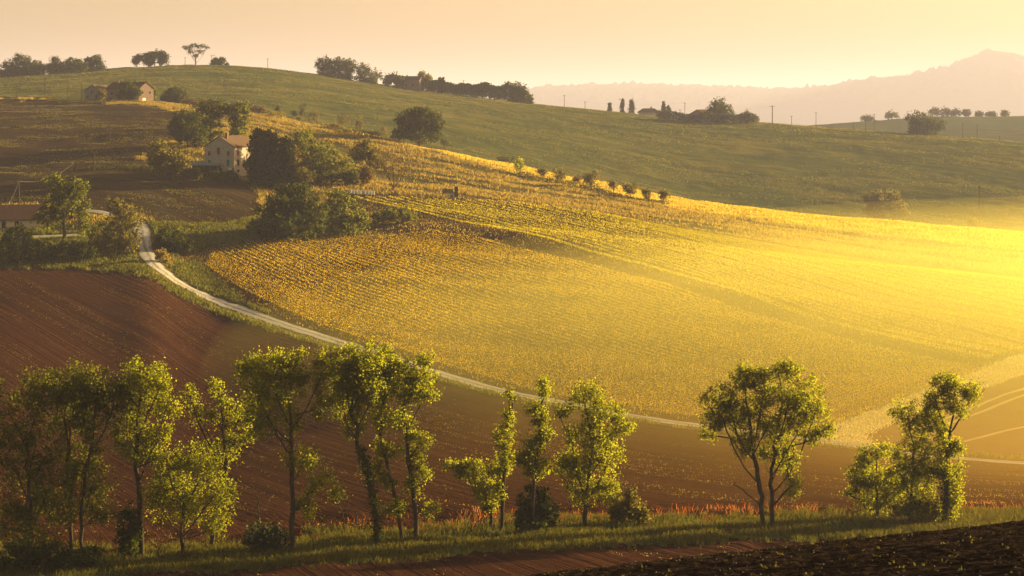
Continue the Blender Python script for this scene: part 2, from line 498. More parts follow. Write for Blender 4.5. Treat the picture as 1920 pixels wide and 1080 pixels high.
# ------------------------------------------------------------------ the land, one grid, split into the fields
cols = np.concatenate([np.arange(-690, -60, 26), np.arange(-60, 1981, 2.4), np.arange(1990, 2691, 26)])
ly_c, lp_c = lines_at(cols)
inside = (cols > -60) & (cols < 1980)
NSUB = []
for k in range(NL - 1):
    dv = np.abs(lp_c[k + 1][inside] - lp_c[k][inside]).max()
    NSUB.append(int(np.clip(dv / 2.2, 6, 260)))
NSUB[0] = 12; NSUB[1] = 190; NSUB[2] = 50; NSUB[21] = 10; NSUB[22] = 4; NSUB[20] = 60
svals = np.concatenate([k + np.arange(NSUB[k]) / NSUB[k] for k in range(NL - 1)] + [[NL - 1]])
kk = np.minimum(svals.astype(int), NL - 2)
ff = svals - kk
gY = np.exp(ly_c[kk] * (1 - ff)[:, None] + ly_c[kk + 1] * ff[:, None])          # rows x cols
gPX = np.broadcast_to(cols, gY.shape)
gP, gS = ground_s(gPX.ravel(), gY.ravel())
gP = gP.reshape(gY.shape)
gS = np.broadcast_to(svals[:, None], gY.shape)
gX = (gPX - CX) / F * gY
gZ = (HY - gP) / F * gY + relief(gPX.ravel(), gY.ravel(), gS.ravel().copy()).reshape(gY.shape)
V = np.stack([gX, gY, gZ], -1).reshape(-1, 3)
_fl = np.array([(-700,600),(0,405),(330,333),(560,297),(920,254),(1310,229),(1700,215),(2700,195)], float)
Yroad = np.interp(cols, GX, smooth1(np.interp(GX, _fl[:, 0], _fl[:, 1] * SC), 120))[None, :]; Ycrest = np.exp(ly_c[10])[None, :]; Yridge = np.exp(ly_c[14])[None, :]
ac = np.where(gS < 3, gY, np.where(gS < 7.05, Yroad - gY, np.where(gS < 11, Ycrest - gY, Yridge - gY)))
FC = np.stack([ac, gX, np.zeros_like(gX)], -1).reshape(-1, 3)
nr, nc = gY.shape
ii = (np.arange(nr - 1)[:, None] * nc + np.arange(nc - 1)[None, :])
quads = np.stack([ii, ii + 1, ii + nc + 1, ii + nc], -1).reshape(-1, 4)
cx_ = lambda a: ((a[:-1, :-1] + a[1:, :-1] + a[:-1, 1:] + a[1:, 1:]) / 4).ravel()
cls = classify(cx_(gPX), cx_(gP), cx_(gS))
FIELDS = {0: ('dark_field', 'soil_near'), 1: ('ploughed_field', 'soil_low'), 2: ('grass_verge', 'verge'), 3: ('vineyard_ground', 'vine_ground'),
          4: ('meadow', 'meadow'), 5: ('crop_field', 'wheat'), 6: ('upper_field', 'soil_up'), 7: ('bare_field', 'soil_right'),
          8: ('grass_track', 'trackgrass'), 9: ('green_hill', 'hill'), 10: ('distant_ridge', 'ridge'), 11: ('far_hills', 'far')}
for ci, (nm, mt) in FIELDS.items():
    q = quads[cls == ci]
    u, inv = np.unique(q.ravel(), return_inverse=True)
    tag(obj(nm, V[u], [inv.reshape(-1, 4)], M[mt], smooth=True, attrs={'fc': FC[u]}), kind='structure')

# ------------------------------------------------------------------ gravel road and side tracks (sheets draped on the land)
def polyline(pts, step):
    pts = np.asarray(pts, float)
    # Catmull-Rom then even steps
    P = np.vstack([2 * pts[0] - pts[1], pts, 2 * pts[-1] - pts[-2]])
    out = []
    for i in range(1, len(P) - 2):
        t = np.linspace(0, 1, 24, endpoint=False)[:, None]
        p0, p1, p2, p3 = P[i - 1], P[i], P[i + 1], P[i + 2]
        out.append(0.5 * ((2 * p1) + (-p0 + p2) * t + (2 * p0 - 5 * p1 + 4 * p2 - p3) * t * t + (-p0 + 3 * p1 - 3 * p2 + p3) * t ** 3))
    out = np.vstack(out + [pts[-1:]])
    d = np.concatenate([[0], np.cumsum(np.linalg.norm(np.diff(out, axis=0), axis=1))])
    n = max(2, int(d[-1] / step))
    s = np.linspace(0, d[-1], n)
    return np.stack([np.interp(s, d, out[:, i]) for i in range(out.shape[1])], -1)

def ribbon(name, pix, width, mat, lift=0.10, y0=None, y1=None, edge=0.35):
    pts = [hit(px, py, y0, y1)[:2] for px, py in pix]
    c = polyline(pts, 0.8)
    t = np.gradient(c, axis=0); t /= np.linalg.norm(t, axis=1)[:, None]
    nrm = np.stack([-t[:, 1], t[:, 0]], -1)
    across = np.linspace(-1, 1, 9)
    k = np.arange(len(c))
    wl = width / 2 * (1 + edge * (vnoise(k / 4.0, k * 0 + 1, 5) - .5) * 1.2)
    wr = width / 2 * (1 + edge * (vnoise(k / 4.0, k * 0 + 9, 6) - .5) * 1.2)
    rows = []
    for a in across:
        w = np.where(a < 0, wl, wr)
        p = c + nrm * (a * w)[:, None]
        z = ground_z(p[:, 0], p[:, 1]) + lift * (1 - 0.4 * abs(a))
        rows.append(np.column_stack([p, z]))
    R = np.stack(rows, 1)
    n, m = R.shape[:2]
    i = (np.arange(n - 1)[:, None] * m + np.arange(m - 1)[None, :])
    q = np.stack([i, i + m, i + m + 1, i + 1], -1).reshape(-1, 4)
    fa = np.stack([np.broadcast_to(across, (n, m)), np.broadcast_to(k[:, None] * .8, (n, m)), np.zeros((n, m))], -1)
    return tag(obj(name, R.reshape(-1, 3), [q], mat, smooth=True, attrs={'fc': fa.reshape(-1, 3)}), kind='structure'), c

ROADPX = [(262,418),(266,432),(272,462),(288,494),(330,527),(400,562),(480,591),(560,618),(650,646),(740,673),(830,703),(920,728),(1000,746),(1080,760),(1180,780),(1310,799),(1450,816),(1560,831),(1700,851),(1920,869),(2200,890)]
_, road_c = ribbon('gravel_road', ROADPX, 3.4, M['gravel'], 0.12, 180, 420)
_, lane_c = ribbon('gravel_lane', [(262,418),(235,408),(200,398),(168,393),(120,392)], 3.0, M['gravel'], 0.16, 330, 430)
_, yard_c = ribbon('yard_path', [(20,447),(70,443),(105,441),(150,437)], 3.5, M['gravel'], 0.16, 330, 430)

ROADS = [road_c, lane_c, yard_c]
# ------------------------------------------------------------------ leaf / tube builders
def leaf_quads(C, size, r, aspect=0.6, up=0.0):
    n = len(C)
    a = r.normal(size=(n, 3)); a[:, 2] += up * np.sign(a[:, 2]); a /= np.linalg.norm(a, axis=1)[:, None]
    b = np.cross(a, r.normal(size=(n, 3))); b /= np.linalg.norm(b, axis=1)[:, None] + 1e-9
    s = size * r.uniform(0.6, 1.25, n)[:, None]
    a = a * s * 0.5; b = b * s * 0.5 * aspect
    V = np.stack([C - a, C + b - 0.15 * a, C + a, C - b - 0.15 * a], 1).reshape(-1, 3)
    return V, np.arange(4 * n).reshape(-1, 4)

def tubes(P0, P1, R0, R1, sides):
    """separate frusta between points"""
    P0, P1 = np.asarray(P0), np.asarray(P1)
    d = P1 - P0; ln = np.linalg.norm(d, axis=1)[:, None] + 1e-9; d = d / ln
    ref = np.where(np.abs(d[:, 2:3]) > 0.9, np.array([[1., 0, 0]]), np.array([[0, 0, 1.]]))
    u = np.cross(d, ref); u /= np.linalg.norm(u, axis=1)[:, None]
    v = np.cross(d, u)
    ang = np.arange(sides) * 2 * math.pi / sides
    ring = np.cos(ang)[None, :, None] * u[:, None, :] + np.sin(ang)[None, :, None] * v[:, None, :]
    A = P0[:, None, :] + ring * np.asarray(R0)[:, None, None]
    B = P1[:, None, :] + ring * np.asarray(R1)[:, None, None]
    n = len(P0)
    V = np.concatenate([A, B], 1).reshape(-1, 3)
    base = np.arange(n)[:, None] * 2 * sides
    j = np.arange(sides)[None, :]; j2 = (j + 1) % sides
    Q = np.stack([base + j, base + j2, base + sides + j2, base + sides + j], -1).reshape(-1, 4)
    return V, Q

class Buf:
    def __init__(s): s.V, s.F, s.n = [], [], 0
    def add(s, V, F):
        s.V.append(np.asarray(V, float)); s.F.append(np.asarray(F) + s.n); s.n += len(V)
    def box(s, x0, x1, y0, y1, z0, z1):
        V = [(x, y, z) for z in (z0, z1) for y in (y0, y1) for x in (x0, x1)]
        s.add(V, [(0, 2, 3, 1), (4, 5, 7, 6), (0, 1, 5, 4), (2, 6, 7, 3), (0, 4, 6, 2), (1, 3, 7, 5)])
    def out(s, name, mat, parent=None, smooth=False):
        q = [f for f in s.F if f.shape[1] == 4]; t = [f for f in s.F if f.shape[1] == 3]
        fs = ([np.vstack(q)] if q else []) + ([np.vstack(t)] if t else [])
        return obj(name, np.vstack(s.V), fs, mat, parent, smooth)

def skeleton(trunk, blobs, nattr, r, jitter=0.12, gnarl=0.5):
    """trunk: list of 3-D points (base first). blobs: (cx,cy,cz,rx,ry,rz). Returns nodes, parent, tips."""
    tr = polyline(trunk, max(0.4, np.linalg.norm(np.asarray(trunk[-1]) - np.asarray(trunk[0])) / 12))
    nodes = [p + r.normal(size=3) * 0.03 * i ** 0.5 * (i > 0) for i, p in enumerate(tr)]
    par = [i - 1 for i in range(len(nodes))]
    ntr = len(nodes)
    H = tr[-1][2] - tr[0][2]
    area = np.array([b[3] * b[5] for b in blobs]); area = area / area.sum()
    tips = []
    order = np.argsort([b[2] for b in blobs])
    small = 0.3 * max(b[3] * b[5] for b in blobs)
    for bi in order:
        b = blobs[bi]
        c = np.array(b[:3])
        # limb
        T = np.array(nodes[:ntr])
        hd = np.linalg.norm(T[:, :2] - c[:2], axis=1)
        want = c[2] - 1.7 * hd - 0.3 * b[5]
        cost = np.abs(T[:, 2] - want) + 0.4 * hd + (np.arange(ntr) < ntr * 0.22) * H * 2
        cand = nodes
        a = int(np.argmin(cost))
        # or start from an existing limb close below
        A = np.array(nodes)
        dall = np.linalg.norm(A - c, axis=1) + np.where(A[:, 2] > c[2] - 0.1 * H * 0, 5, 0)
        j = int(np.argmin(dall))
        if b[3] * b[5] < small and dall[j] < 0.6 * np.linalg.norm(A[a] - c): a = j
        p0 = np.array(nodes[a]); d = c - p0; ln = np.linalg.norm(d)
        m = max(3, int(ln / 0.7))
        prev = a
        limb = []
        side = r.normal(size=3) * ln * jitter * 0.3
        for q in range(1, m + 1):
            t = q / m
            p = p0 + d * np.array([t ** .88, t ** .88, t ** 1.06]) + side * math.sin(math.pi * t) + r.normal(size=3) * 0.05 * gnarl
            nodes.append(p); par.append(prev); prev = len(nodes) - 1; limb.append(prev)
        n = max(4, int(nattr * area[bi]))
        g = r.normal(size=(n, 3)); g /= np.linalg.norm(g, axis=1)[:, None]
        rad = r.uniform(0.15, 1, n) ** (1 / 2.0) * r.uniform(.8, 1.22, n)
        pts = c + g * rad[:, None] * np.array(b[3:6])
        pts = pts[np.argsort(np.linalg.norm(pts - c, axis=1))]
        ids = list(limb[len(limb) // 2:])
        pos = [nodes[i] for i in ids]
        for p in pts:
            Pn = np.array(pos)
            dd = np.linalg.norm(Pn - p, axis=1) + 0.5 * np.maximum(Pn[:, 2] - p[2], 0)
            k = int(np.argmin(dd))
            q0 = pos[k]
            mid = (q0 + p) / 2 + r.normal(size=3) * 0.10 * np.linalg.norm(p - q0)
            nodes.append(mid); par.append(ids[k]); mi = len(nodes) - 1
            nodes.append(p); par.append(mi); ti = len(nodes) - 1
            ids += [mi, ti]; pos += [mid, p]
            tips.append(ti)
    return np.array(nodes), np.array(par), np.array(tips), ntr

def branch_mesh(nodes, par, r_base, r_tip, ntr):
    n = len(nodes)
    e = 2.35
    acc = np.zeros(n)
    child = np.zeros(n, int)
    for i in range(n - 1, 0, -1):
        if acc[i] == 0: acc[i] = r_tip ** e
        acc[par[i]] += acc[i]
    R = acc ** (1 / e)
    R = r_tip + (r_base - r_tip) * ((R - r_tip) / max(1e-6, R[0] - r_tip)) ** 1.2
    i = np.arange(1, n)
    p = par[i]
    R0 = np.minimum(R[p], R[i] * 1.25); R1 = R[i]
    R0[:ntr - 1] = R[p[:ntr - 1]]
    R0[0] *= 1.35
    big = R1 > r_tip * 2.6
    B = Buf()
    first = np.zeros(n, int); endv = np.zeros(n, int)
    for msk, sd in ((big, 7), (~big, 3)):
        if msk.any():
            V_, Q_ = tubes(nodes[p[msk]], nodes[i[msk]], R0[msk], R1[msk], sd)
            first[i[msk]] = B.n + np.arange(msk.sum()) * 2 * sd
            endv[i[msk]] = first[i[msk]] + sd
            B.add(V_, Q_)
    # weld every branch to the one it grows from
    anchor = np.where(p > 0, endv[p], first[1])
    tri = np.stack([anchor, first[i], first[i] + 1], -1)[1:]
    n0 = B.n; B.n = 0; B.add(np.zeros((0, 3)), tri); B.n = n0
    return B

def tree(name, label, cat, base, trunk, blobs, nattr, lpa, lsize, clump, mat='leaf', r_base=0.22, r_tip=0.012, seed=1,
         group=None, Y=None, depth=0.9, y0=None, y1=None, extra=None, bark='bark', up=0.0):
    """base (px,py); trunk [(px,py)...] above the base; blobs [(px,py,rx,ry)] in photo pixels at the tree's own distance."""
    r = np.random.default_rng(seed)
    b3 = on(base[0], Y) if Y else hit(base[0], base[1], y0, y1)
    mpp = b3[1] / F
    bx, by = base
    loc = lambda px, py, dy=0.0: np.array([(px - bx) * mpp, dy, (by - py) * mpp])
    # measured heights are taken from the base pixel
    tk = [np.array([0, 0, -0.4])] + [loc(px, py, r.normal() * 0.25 * mpp * 4) for px, py in trunk]
    bl = []
    for k, (px, py, rx, ry) in enumerate(blobs):
        dd = rx * mpp * depth
        bl.append((*loc(px, py, r.uniform(-1, 1) * dd * 0.8), rx * mpp, dd, ry * mpp))
    nodes, par, tips, ntr = skeleton(tk, bl, nattr, r)
    root = empty(name, b3, label, cat, group)
    B = branch_mesh(nodes, par, r_base, r_tip, ntr)
    B.out('trunk', M[bark], root, True)
    if lpa:
        C = np.repeat(nodes[tips], lpa, 0) + r.normal(size=(len(tips) * lpa, 3)) * clump * r.uniform(0.5, 1.2, (len(tips), 1)).repeat(lpa, 0)
        V_, Q_ = leaf_quads(C, lsize, r, 0.7, up)
        obj('crown', V_, [Q_], M[mat], root)
    if extra: extra(root, loc, mpp, r)
    return root

# ------------------------------------------------------------------ the row of tall trees along the lower field
TREES = [
 ('leftmost tall dark green tree of the row, its trunk hidden in leaves', (57,1063), [(57,980),(52,880),(45,800)], [(25,770,48,50),(72,748,55,45),(15,850,45,60),(62,840,55,60),(40,940,60,60),(90,920,45,55),(60,1000,60,35),(15,1000,40,50)], 330, 46, .40, .27),
 ('second tall tree from the left, thin straight trunk and wide green top', (134,1052), [(133,960),(128,880),(125,800)], [(112,740,50,38),(140,725,45,32),(125,790,50,45),(148,870,42,45),(120,950,45,45)], 260, 44, .40, .26),
 ('leaning tree third from the left beside the thin straight one', (157,1054), [(152,990),(160,900),(178,830)], [(185,735,42,40),(212,765,30,42),(170,800,40,45),(172,910,40,45),(185,970,28,30)], 240, 42, .40, .26),
 ('tall tree with a round lit top left of the half bare tree', (266,1050), [(262,960),(256,880),(258,800),(265,740)], [(268,712,44,26),(300,735,26,28),(240,735,18,25),(270,760,30,24),(246,800,22,25),(310,775,24,18),(252,845,36,26),(222,835,14,16),(300,825,22,20),(285,855,18,14)], 230, 44, .38, .24),
 ('low bushy tree with two leafy halves in front of the half bare tree', (344,1047), [(340,1000),(345,950),(355,910)], [(318,880,36,30),(392,872,42,35),(338,925,45,40),(402,935,32,42),(408,985,22,28),(296,950,25,35),(355,965,30,30)], 260, 46, .38, .26),
 ('half bare tree with open forked branches and small leaf tufts', (395,1032), [(408,960),(425,880),(418,820)], [(358,752,18,20),(372,785,13,16),(410,735,12,20),(430,768,26,16),(445,795,22,15),(402,790,10,16),(430,835,14,16),(462,830,10,10),(398,850,16,16)], 120, 34, .36, .22),
 ('tall broad crowned tree directly right of the white flowering bush', (548,1034), [(548,960),(547,890),(544,820),(540,750)], [(515,688,58,34),(482,712,30,34),(552,700,26,32),(520,735,48,28),(470,775,20,28),(505,780,28,28),(540,795,20,36),(483,812,20,13),(604,700,22,36),(600,760,18,30),(572,862,30,26),(596,905,26,18),(578,950,18,28),(626,930,14,8)], 420, 46, .38, .25),
 ('tall leaning tree with an ivy wrapped trunk and the highest crown', (708,1021), [(704,960),(690,890),(672,830),(660,780)], [(648,692,34,38),(690,674,38,28),(668,728,44,36),(640,760,24,36),(700,735,30,34),(668,800,18,30)], 330, 48, .38, .25),
 ('slim leaning tree between the ivy wrapped tree and the upright one', (755,1016), [(745,950),(730,890),(716,830),(712,770)], [(722,720,26,40),(735,690,22,28),(714,790,20,30),(722,850,18,24),(700,885,16,16),(745,958,22,15),(725,905,14,14)], 200, 42, .38, .23),
 ('upright slim tree with leaf tufts all down its right side', (781,1013), [(776,940),(766,860),(760,790),(762,730)], [(782,702,36,28),(770,735,32,26),(800,735,18,20),(756,790,18,22),(790,825,22,22),(768,855,20,22),(795,890,22,13),(805,960,18,10),(778,915,14,16)], 230, 42, .38, .23),
 ('thin tree with a bare twiggy top in the middle of the row', (940,993), [(942,940),(946,870),(950,800),(952,750)], [(944,825,16,22),(932,880,18,20),(952,790,10,18),(955,742,5,8),(950,865,14,18),(938,930,8,20)], 110, 40, .36, .2),
 ('small lit tree leaning left beside the thin twiggy tree', (922,992), [(918,960),(908,930),(895,905)], [(862,876,24,10),(888,890,30,18),(905,922,24,20),(918,955,10,16)], 120, 44, .36, .22),
 ('slender tree rising out of a dark round bush', (999,1003), [(1001,930),(1006,870),(1013,810),(1018,760)], [(1021,733,17,14),(1002,772,14,10),(1014,790,13,18),(1003,842,22,18),(986,868,20,14),(1010,885,24,18),(1020,822,12,14)], 150, 42, .36, .22),
 ('full leafy tree left of the small dark bush on the bank', (1096,991), [(1098,950),(1102,890),(1108,830)], [(1093,742,32,22),(1062,772,15,14),(1128,772,28,20),(1157,798,22,26),(1112,815,45,32),(1075,872,28,26),(1140,860,34,34),(1092,915,36,30),(1140,925,26,20),(1056,875,14,18)], 360, 48, .38, .25),
 ('left stem of the broad twin stemmed tree at the right', (1433,993), [(1427,940),(1421,895),(1413,850)], [(1395,715,36,24),(1350,748,30,22),(1405,765,38,30),(1338,790,22,14),(1375,790,32,20),(1325,815,14,8),(1398,820,24,16),(1430,740,22,28),(1350,772,26,16),(1410,698,24,14),(1440,795,22,24),(1392,845,16,14)], 300, 44, .38, .24),
 ('right stem of the broad twin stemmed tree at the right', (1449,989), [(1447,930),(1446,880),(1452,835)], [(1462,702,34,20),(1508,728,28,22),(1475,755,36,30),(1528,775,24,28),(1550,812,14,13),(1520,822,20,13),(1458,815,28,26),(1486,855,14,22),(1484,910,14,30),(1440,850,14,18),(1500,798,28,22),(1470,692,28,10),(1465,865,16,24),(1490,765,26,26)], 320, 44, .38, .24),
 ('tall tree with a bare upper trunk at the right end of the row', (1773,986), [(1772,930),(1772,880),(1780,830),(1788,780)], [(1775,720,26,12),(1792,735,32,20),(1822,742,16,20),(1752,752,26,18),(1785,765,18,12),(1772,845,26,26),(1795,850,14,14),(1786,925,13,36),(1746,782,22,18),(1764,805,14,16),(1802,772,16,14),(1768,885,22,22),(1792,890,14,20),(1788,960,14,22)], 300, 44, .38, .23),
 ('dense tree leaning on the tall one at the right end', (1706,985), [(1708,940),(1712,880),(1712,830)], [(1702,782,28,26),(1732,805,24,32),(1712,850,36,32),(1722,915,42,38),(1690,890,26,30),(1745,880,24,30),(1730,955,40,25)], 300, 48, .38, .25),
 ('low spreading tree left of the two trees at the right end', (1645,976), [(1644,940),(1644,900)], [(1642,850,26,14),(1618,878,24,18),(1646,905,36,26),(1606,900,20,12),(1638,945,36,22),(1598,928,12,8),(1670,925,20,28)], 230, 44, .38, .25),
]
def dead_limb(pts, n=26):
    def f(root, loc, mpp, r):
        nodes, par, tips, ntr = skeleton([loc(*p) for p in pts], [(*loc(*pts[-1]), 18 * mpp, 10 * mpp, 10 * mpp)], n, r)
        branch_mesh(nodes, par, 0.06, 0.008, ntr).out('dead_branch', M['bark'], root, True)
    return f
def ivy(pts, rad):
    def f(root, loc, mpp, r):
        P = polyline([loc(*p) for p in pts], 0.06)
        C = np.repeat(P, 14, 0) + r.normal(size=(len(P) * 14, 3)) * np.array([rad, rad, .1])
        V_, Q_ = leaf_quads(C, .22, r, .8)
        obj('ivy', V_, [Q_], M['leaf_dark'], root)
    return f
EXTRA = {14: dead_limb([(1424, 945), (1400, 925), (1375, 905)]), 7: ivy([(708, 1018), (704, 960), (690, 890), (675, 840)], .26),
         10: dead_limb([(952, 800), (958, 770), (966, 745)]), 5: dead_limb([(425, 880), (450, 850), (465, 820)]), 16: ivy([(1773, 985), (1772, 930), (1773, 880)], .3)}
def ragged(bl, seed):
    r = np.random.default_rng(seed)
    out = [(x, y, rx * .95, ry * .95) for x, y, rx, ry in bl]
    for x, y, rx, ry in bl:
        for q in range(3):
            a = r.uniform(-.3, math.pi + .3)
            f = r.uniform(.22, .42)
            out.append((x + rx * 1.0 * math.cos(a), y - ry * 1.0 * math.sin(a), rx * f * .85, ry * f * 1.15))
    return out
for i, (lab, base, tk, bl, na, lpa, ls, cl) in enumerate(TREES):
    bl = ragged(bl, 40 + i)
    tree('tall_tree', lab, 'tree', base, tk, bl, int(na * 1.75), int(lpa * .62), ls * .52, cl * 1.2, 'leaf_mid' if i in (0, 1, 2) else 'leaf', r_base=0.22 if len(bl) > 28 else 0.17, r_tip=0.014, seed=100 + i,  # first three trees: darker leaf colour stands in for shade at the left
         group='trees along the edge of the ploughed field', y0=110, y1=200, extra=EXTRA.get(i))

def bush(name, label, base, blobs, n, lsize, mat, seed, cat='bush', group=None, Y=None, y0=None, y1=None, lpa=26, clump=None, extra=None, rb=.08):
    b = base
    top = min(blobs, key=lambda q: q[1])
    return tree(name, label, cat, b, [((b[0] + blobs[0][0]) / 2, (b[1] * .6 + blobs[0][1] * .4)), (blobs[0][0], (b[1] * .25 + blobs[0][1] * .75))], blobs, n, lpa, lsize,
                clump or lsize * .75, mat, r_base=rb, r_tip=.012, seed=seed, group=group, Y=Y, y0=y0, y1=y1, extra=extra)

def flowers(root, loc, mpp, r):
    g = r.normal(size=(55, 3)); g[:, 1] = -np.abs(g[:, 1]); g[:, 2] = np.abs(g[:, 2]) * .9 - .2
    g /= np.linalg.norm(g, axis=1)[:, None]
    c = loc(497, 1006) + g * np.array([42, 42, 30]) * mpp
    C = np.repeat(c, 6, 0) + r.normal(size=(330, 3)) * .06
    V_, Q_ = leaf_quads(C, .10, r, .9)
    obj('blossom', V_, [Q_], M['flower'], root)
bush('flowering_bush', 'round bush dotted with white flower heads under the tall trees', (497,1036), [(497,1006,40,26),(480,1018,26,16),(516,1016,26,18)], 150, .26, 'leaf_dark', 301, y0=110, y1=200, extra=flowers, clump=.2)
bush('round_bush', 'tall dark round bush around the foot of the slender tree', (1003,1000), [(1003,945,30,34),(1025,960,22,30),(982,965,20,28),(1005,980,38,18)], 240, .26, 'leaf_dark', 302, y0=110, y1=200, clump=.2)
bush('round_bush', 'small dark bush on the bank right of the full leafy tree', (1181,990), [(1180,960,30,22),(1186,932,14,13),(1205,970,14,16),(1158,968,16,16)], 170, .26, 'leaf_olive', 303, y0=110, y1=200, clump=.2)
bush('round_bush', 'dark undergrowth bush at the foot of the left trees', (245,1052), [(243,985,20,40),(240,1020,25,25)], 110, .26, 'leaf_dark', 304, y0=110, y1=200)
bush('round_bush', 'low bush in the bottom left corner below the dark trees', (100,1075), [(95,1040,45,28),(40,1045,50,30),(170,1045,40,22)], 200, .28, 'leaf_dark', 305, y0=110, y1=200)
bush('round_bush', 'shrub between the two trees at the right end of the row', (1735,982), [(1730,955,36,24),(1690,962,20,16),(1755,960,18,20)], 150, .26, 'leaf_olive', 306, y0=110, y1=200)

def bare(label, base, tk, bl, n, seed, name='bare_tree', rb=.07, **kw):
    r = np.random.default_rng(seed)
    b3 = hit(base[0], base[1], **kw)
    mpp = b3[1] / F
    loc = lambda px, py: np.array([(px - base[0]) * mpp, r.normal() * .15, (base[1] - py) * mpp])
    nodes, par, tips, ntr = skeleton([np.array([0, 0, -.3])] + [loc(*p) for p in tk], [(*loc(a, b), c * mpp, c * mpp * .8, d * mpp) for a, b, c, d in bl], n, r, gnarl=1.2)
    o = branch_mesh(nodes, par, rb, .012, ntr).out(name, M['bark'], None, True)
    o.location = b3
    return tag(o, label, 'tree')
bare('small leafless tree behind the white flowering bush', (486,985), [(486,960),(482,935)], [(470,912,16,16),(500,910,16,18),(483,892,14,12),(455,925,10,10),(512,932,8,10)], 80, 401, y0=110, y1=220)
bare('short crooked dead sapling left of the ivy wrapped tree', (646,1003), [(645,980),(640,962)], [(634,945,10,10),(655,940,6,14)], 24, 402, y0=110, y1=220)
bare('low dead twigs lying beside the ivy wrapped tree', (668,985), [(668,968)], [(668,958,5,8)], 8, 403, y0=110, y1=220)

# ------------------------------------------------------------------ vineyard rows
def upolyline(pix, n, y0=190, y1=470):
    return resample(np.array([hit(px, py, y0, y1)[:2] for px, py in pix]), n)
def resample(c, n):
    d = np.concatenate([[0], np.cumsum(np.linalg.norm(np.diff(c, axis=0), axis=1))])
    s = np.linspace(0, d[-1], n)
    return np.stack([np.interp(s, d, c[:, i]) for i in range(2)], -1)
def vine_row(c, seed, label, group, mat='vine'):
    r = np.random.default_rng(seed)
    ln = np.linalg.norm(np.diff(c, axis=0), axis=1).sum()
    c = resample(c, max(3, int(ln / 1.0)))
    k = np.arange(len(c))
    vig = 0.45 + 1.0 * vnoise(c[:, 0] / 6, c[:, 1] / 4, 91) * 0.6 + 0.5 * vnoise(c[:, 0] / 25, c[:, 1] / 18, 92)
    dens = np.clip(r.poisson(np.clip(26 * (vig - .22), 2, 40)), 0, 48)
    P = np.repeat(c, dens, 0)
    n = len(P)
    P = P + r.normal(size=(n, 2)) * np.array([.24, .12])
    z = ground_z(c[:, 0], c[:, 1])
    h = np.clip(r.normal(.56, .12, n), .25, 1.3)
    C = np.column_stack([P, np.repeat(z, dens) + h])
    o3 = np.array([c[0, 0], c[0, 1], z[0]])
    V_, Q_ = leaf_quads(C - o3, .18, r, .75)
    root = empty('vine_row', o3, label, 'vine row', group)
    obj('foliage', V_, [Q_], M[mat], root)
    for e in (0, len(c) - 1):
        p = np.array([c[e, 0], c[e, 1], z[e]]) - o3
        Vp, Qp = tubes([p + [0, 0, -.2]], [p + [0, 0, 1.75]], [.055], [.05], 5)
        obj('post', Vp, [Qp], M['wood'], root)
    # vine stems stay in one trellis mesh of the row
    pi = np.arange(0, len(c), 5)
    pp = np.column_stack([c[pi], z[pi]]) - o3
    Pw = np.column_stack([c, z + 1.0]) - o3
    Vp, Qp = tubes(Pw[:-1], Pw[1:], np.full(len(c) - 1, .02), np.full(len(c) - 1, .02), 3)
    obj('wire', Vp, [Qp], M['wood'], root)
    return root

E0 = upolyline([(386,497),(450,541),(560,594),(700,643),(900,707),(1060,747),(1300,786),(1566,795)], 60)
E1 = upolyline([(800,437),(900,452),(1000,474),(1200,528),(1500,623),(1700,671),(1840,696)], 60)
Lb = upolyline([(386,497),(400,470),(520,453),(640,446),(760,441),(800,437)], 40, 190, 470)
Rb = upolyline([(1566,795),(1640,765),(1740,729),(1840,696)], 40)
NROW = 48
for i in range(NROW):
    f = i / (NROW - 1)
    a = Lb[int(round(f * 39))] * 1.0
    tt = f * 39; i0 = min(38, int(tt)); a = Lb[i0] * (1 - tt + i0) + Lb[i0 + 1] * (tt - i0); b = Rb[i0] * (1 - tt + i0) + Rb[i0 + 1] * (tt - i0)
    mid = E0 * (1 - f) + E1 * f
    w = np.linspace(0, 1, 60)[:, None]
    c = mid + (a - mid[0]) * (1 - w) + (b - mid[-1]) * w
    vine_row(c, 1000 + i, 'row of golden green vines below the dirt track, running down towards the road', 'vine rows below the dirt track', 'vine_low')
TOPB = upolyline([(668,371),(760,374),(850,380),(960,384),(1100,400),(1250,428),(1400,455),(1600,488),(1800,512)], 60)
RIGHTB = upolyline([(1850,677),(1990,636),(1990,600),(1990,560),(1990,540)], 60, 190, 470)
TR = upolyline([(668,370),(790,397),(1000,446),(1200,498),(1500,592),(1700,643),(1850,676)], 60)
NUP = 46
for i in range(NUP):
    f = i / (NUP - 1)
    a = TOPB[int(round((f ** 1.25) * 52))]; b = RIGHTB[int(round(f * 59))]
    w = np.linspace(0, 1, 40)[:, None]
    st = a * (1 - w) + b * w
    # the lowest rows follow the curve of the track
    trk = resample(TR, 40)
    k = max(0, 1 - f * 1.6)
    bend = trk - (trk[0] * (1 - w) + trk[-1] * w)
    vine_row(st + bend * k, 2000 + i, 'row of bright yellow vines above the dirt track, running out to the right', 'vine rows above the dirt track')
ribbon('dirt_track', [(662,374),(720,384),(790,403),(900,434),(1000,461),(1200,514),(1350,562),(1500,609),(1700,658),(1845,686)], 4.6, M['track_soil'], 0.16, 190, 470)

for pp in ([(1715,806),(1800,775),(1930,726)], [(1740,808),(1820,780),(1930,741)], [(1790,832),(1860,815),(1930,799)]):
    ribbon('wheel_track', pp, .75, M['trackgrass'], 0.05, 190, 300)
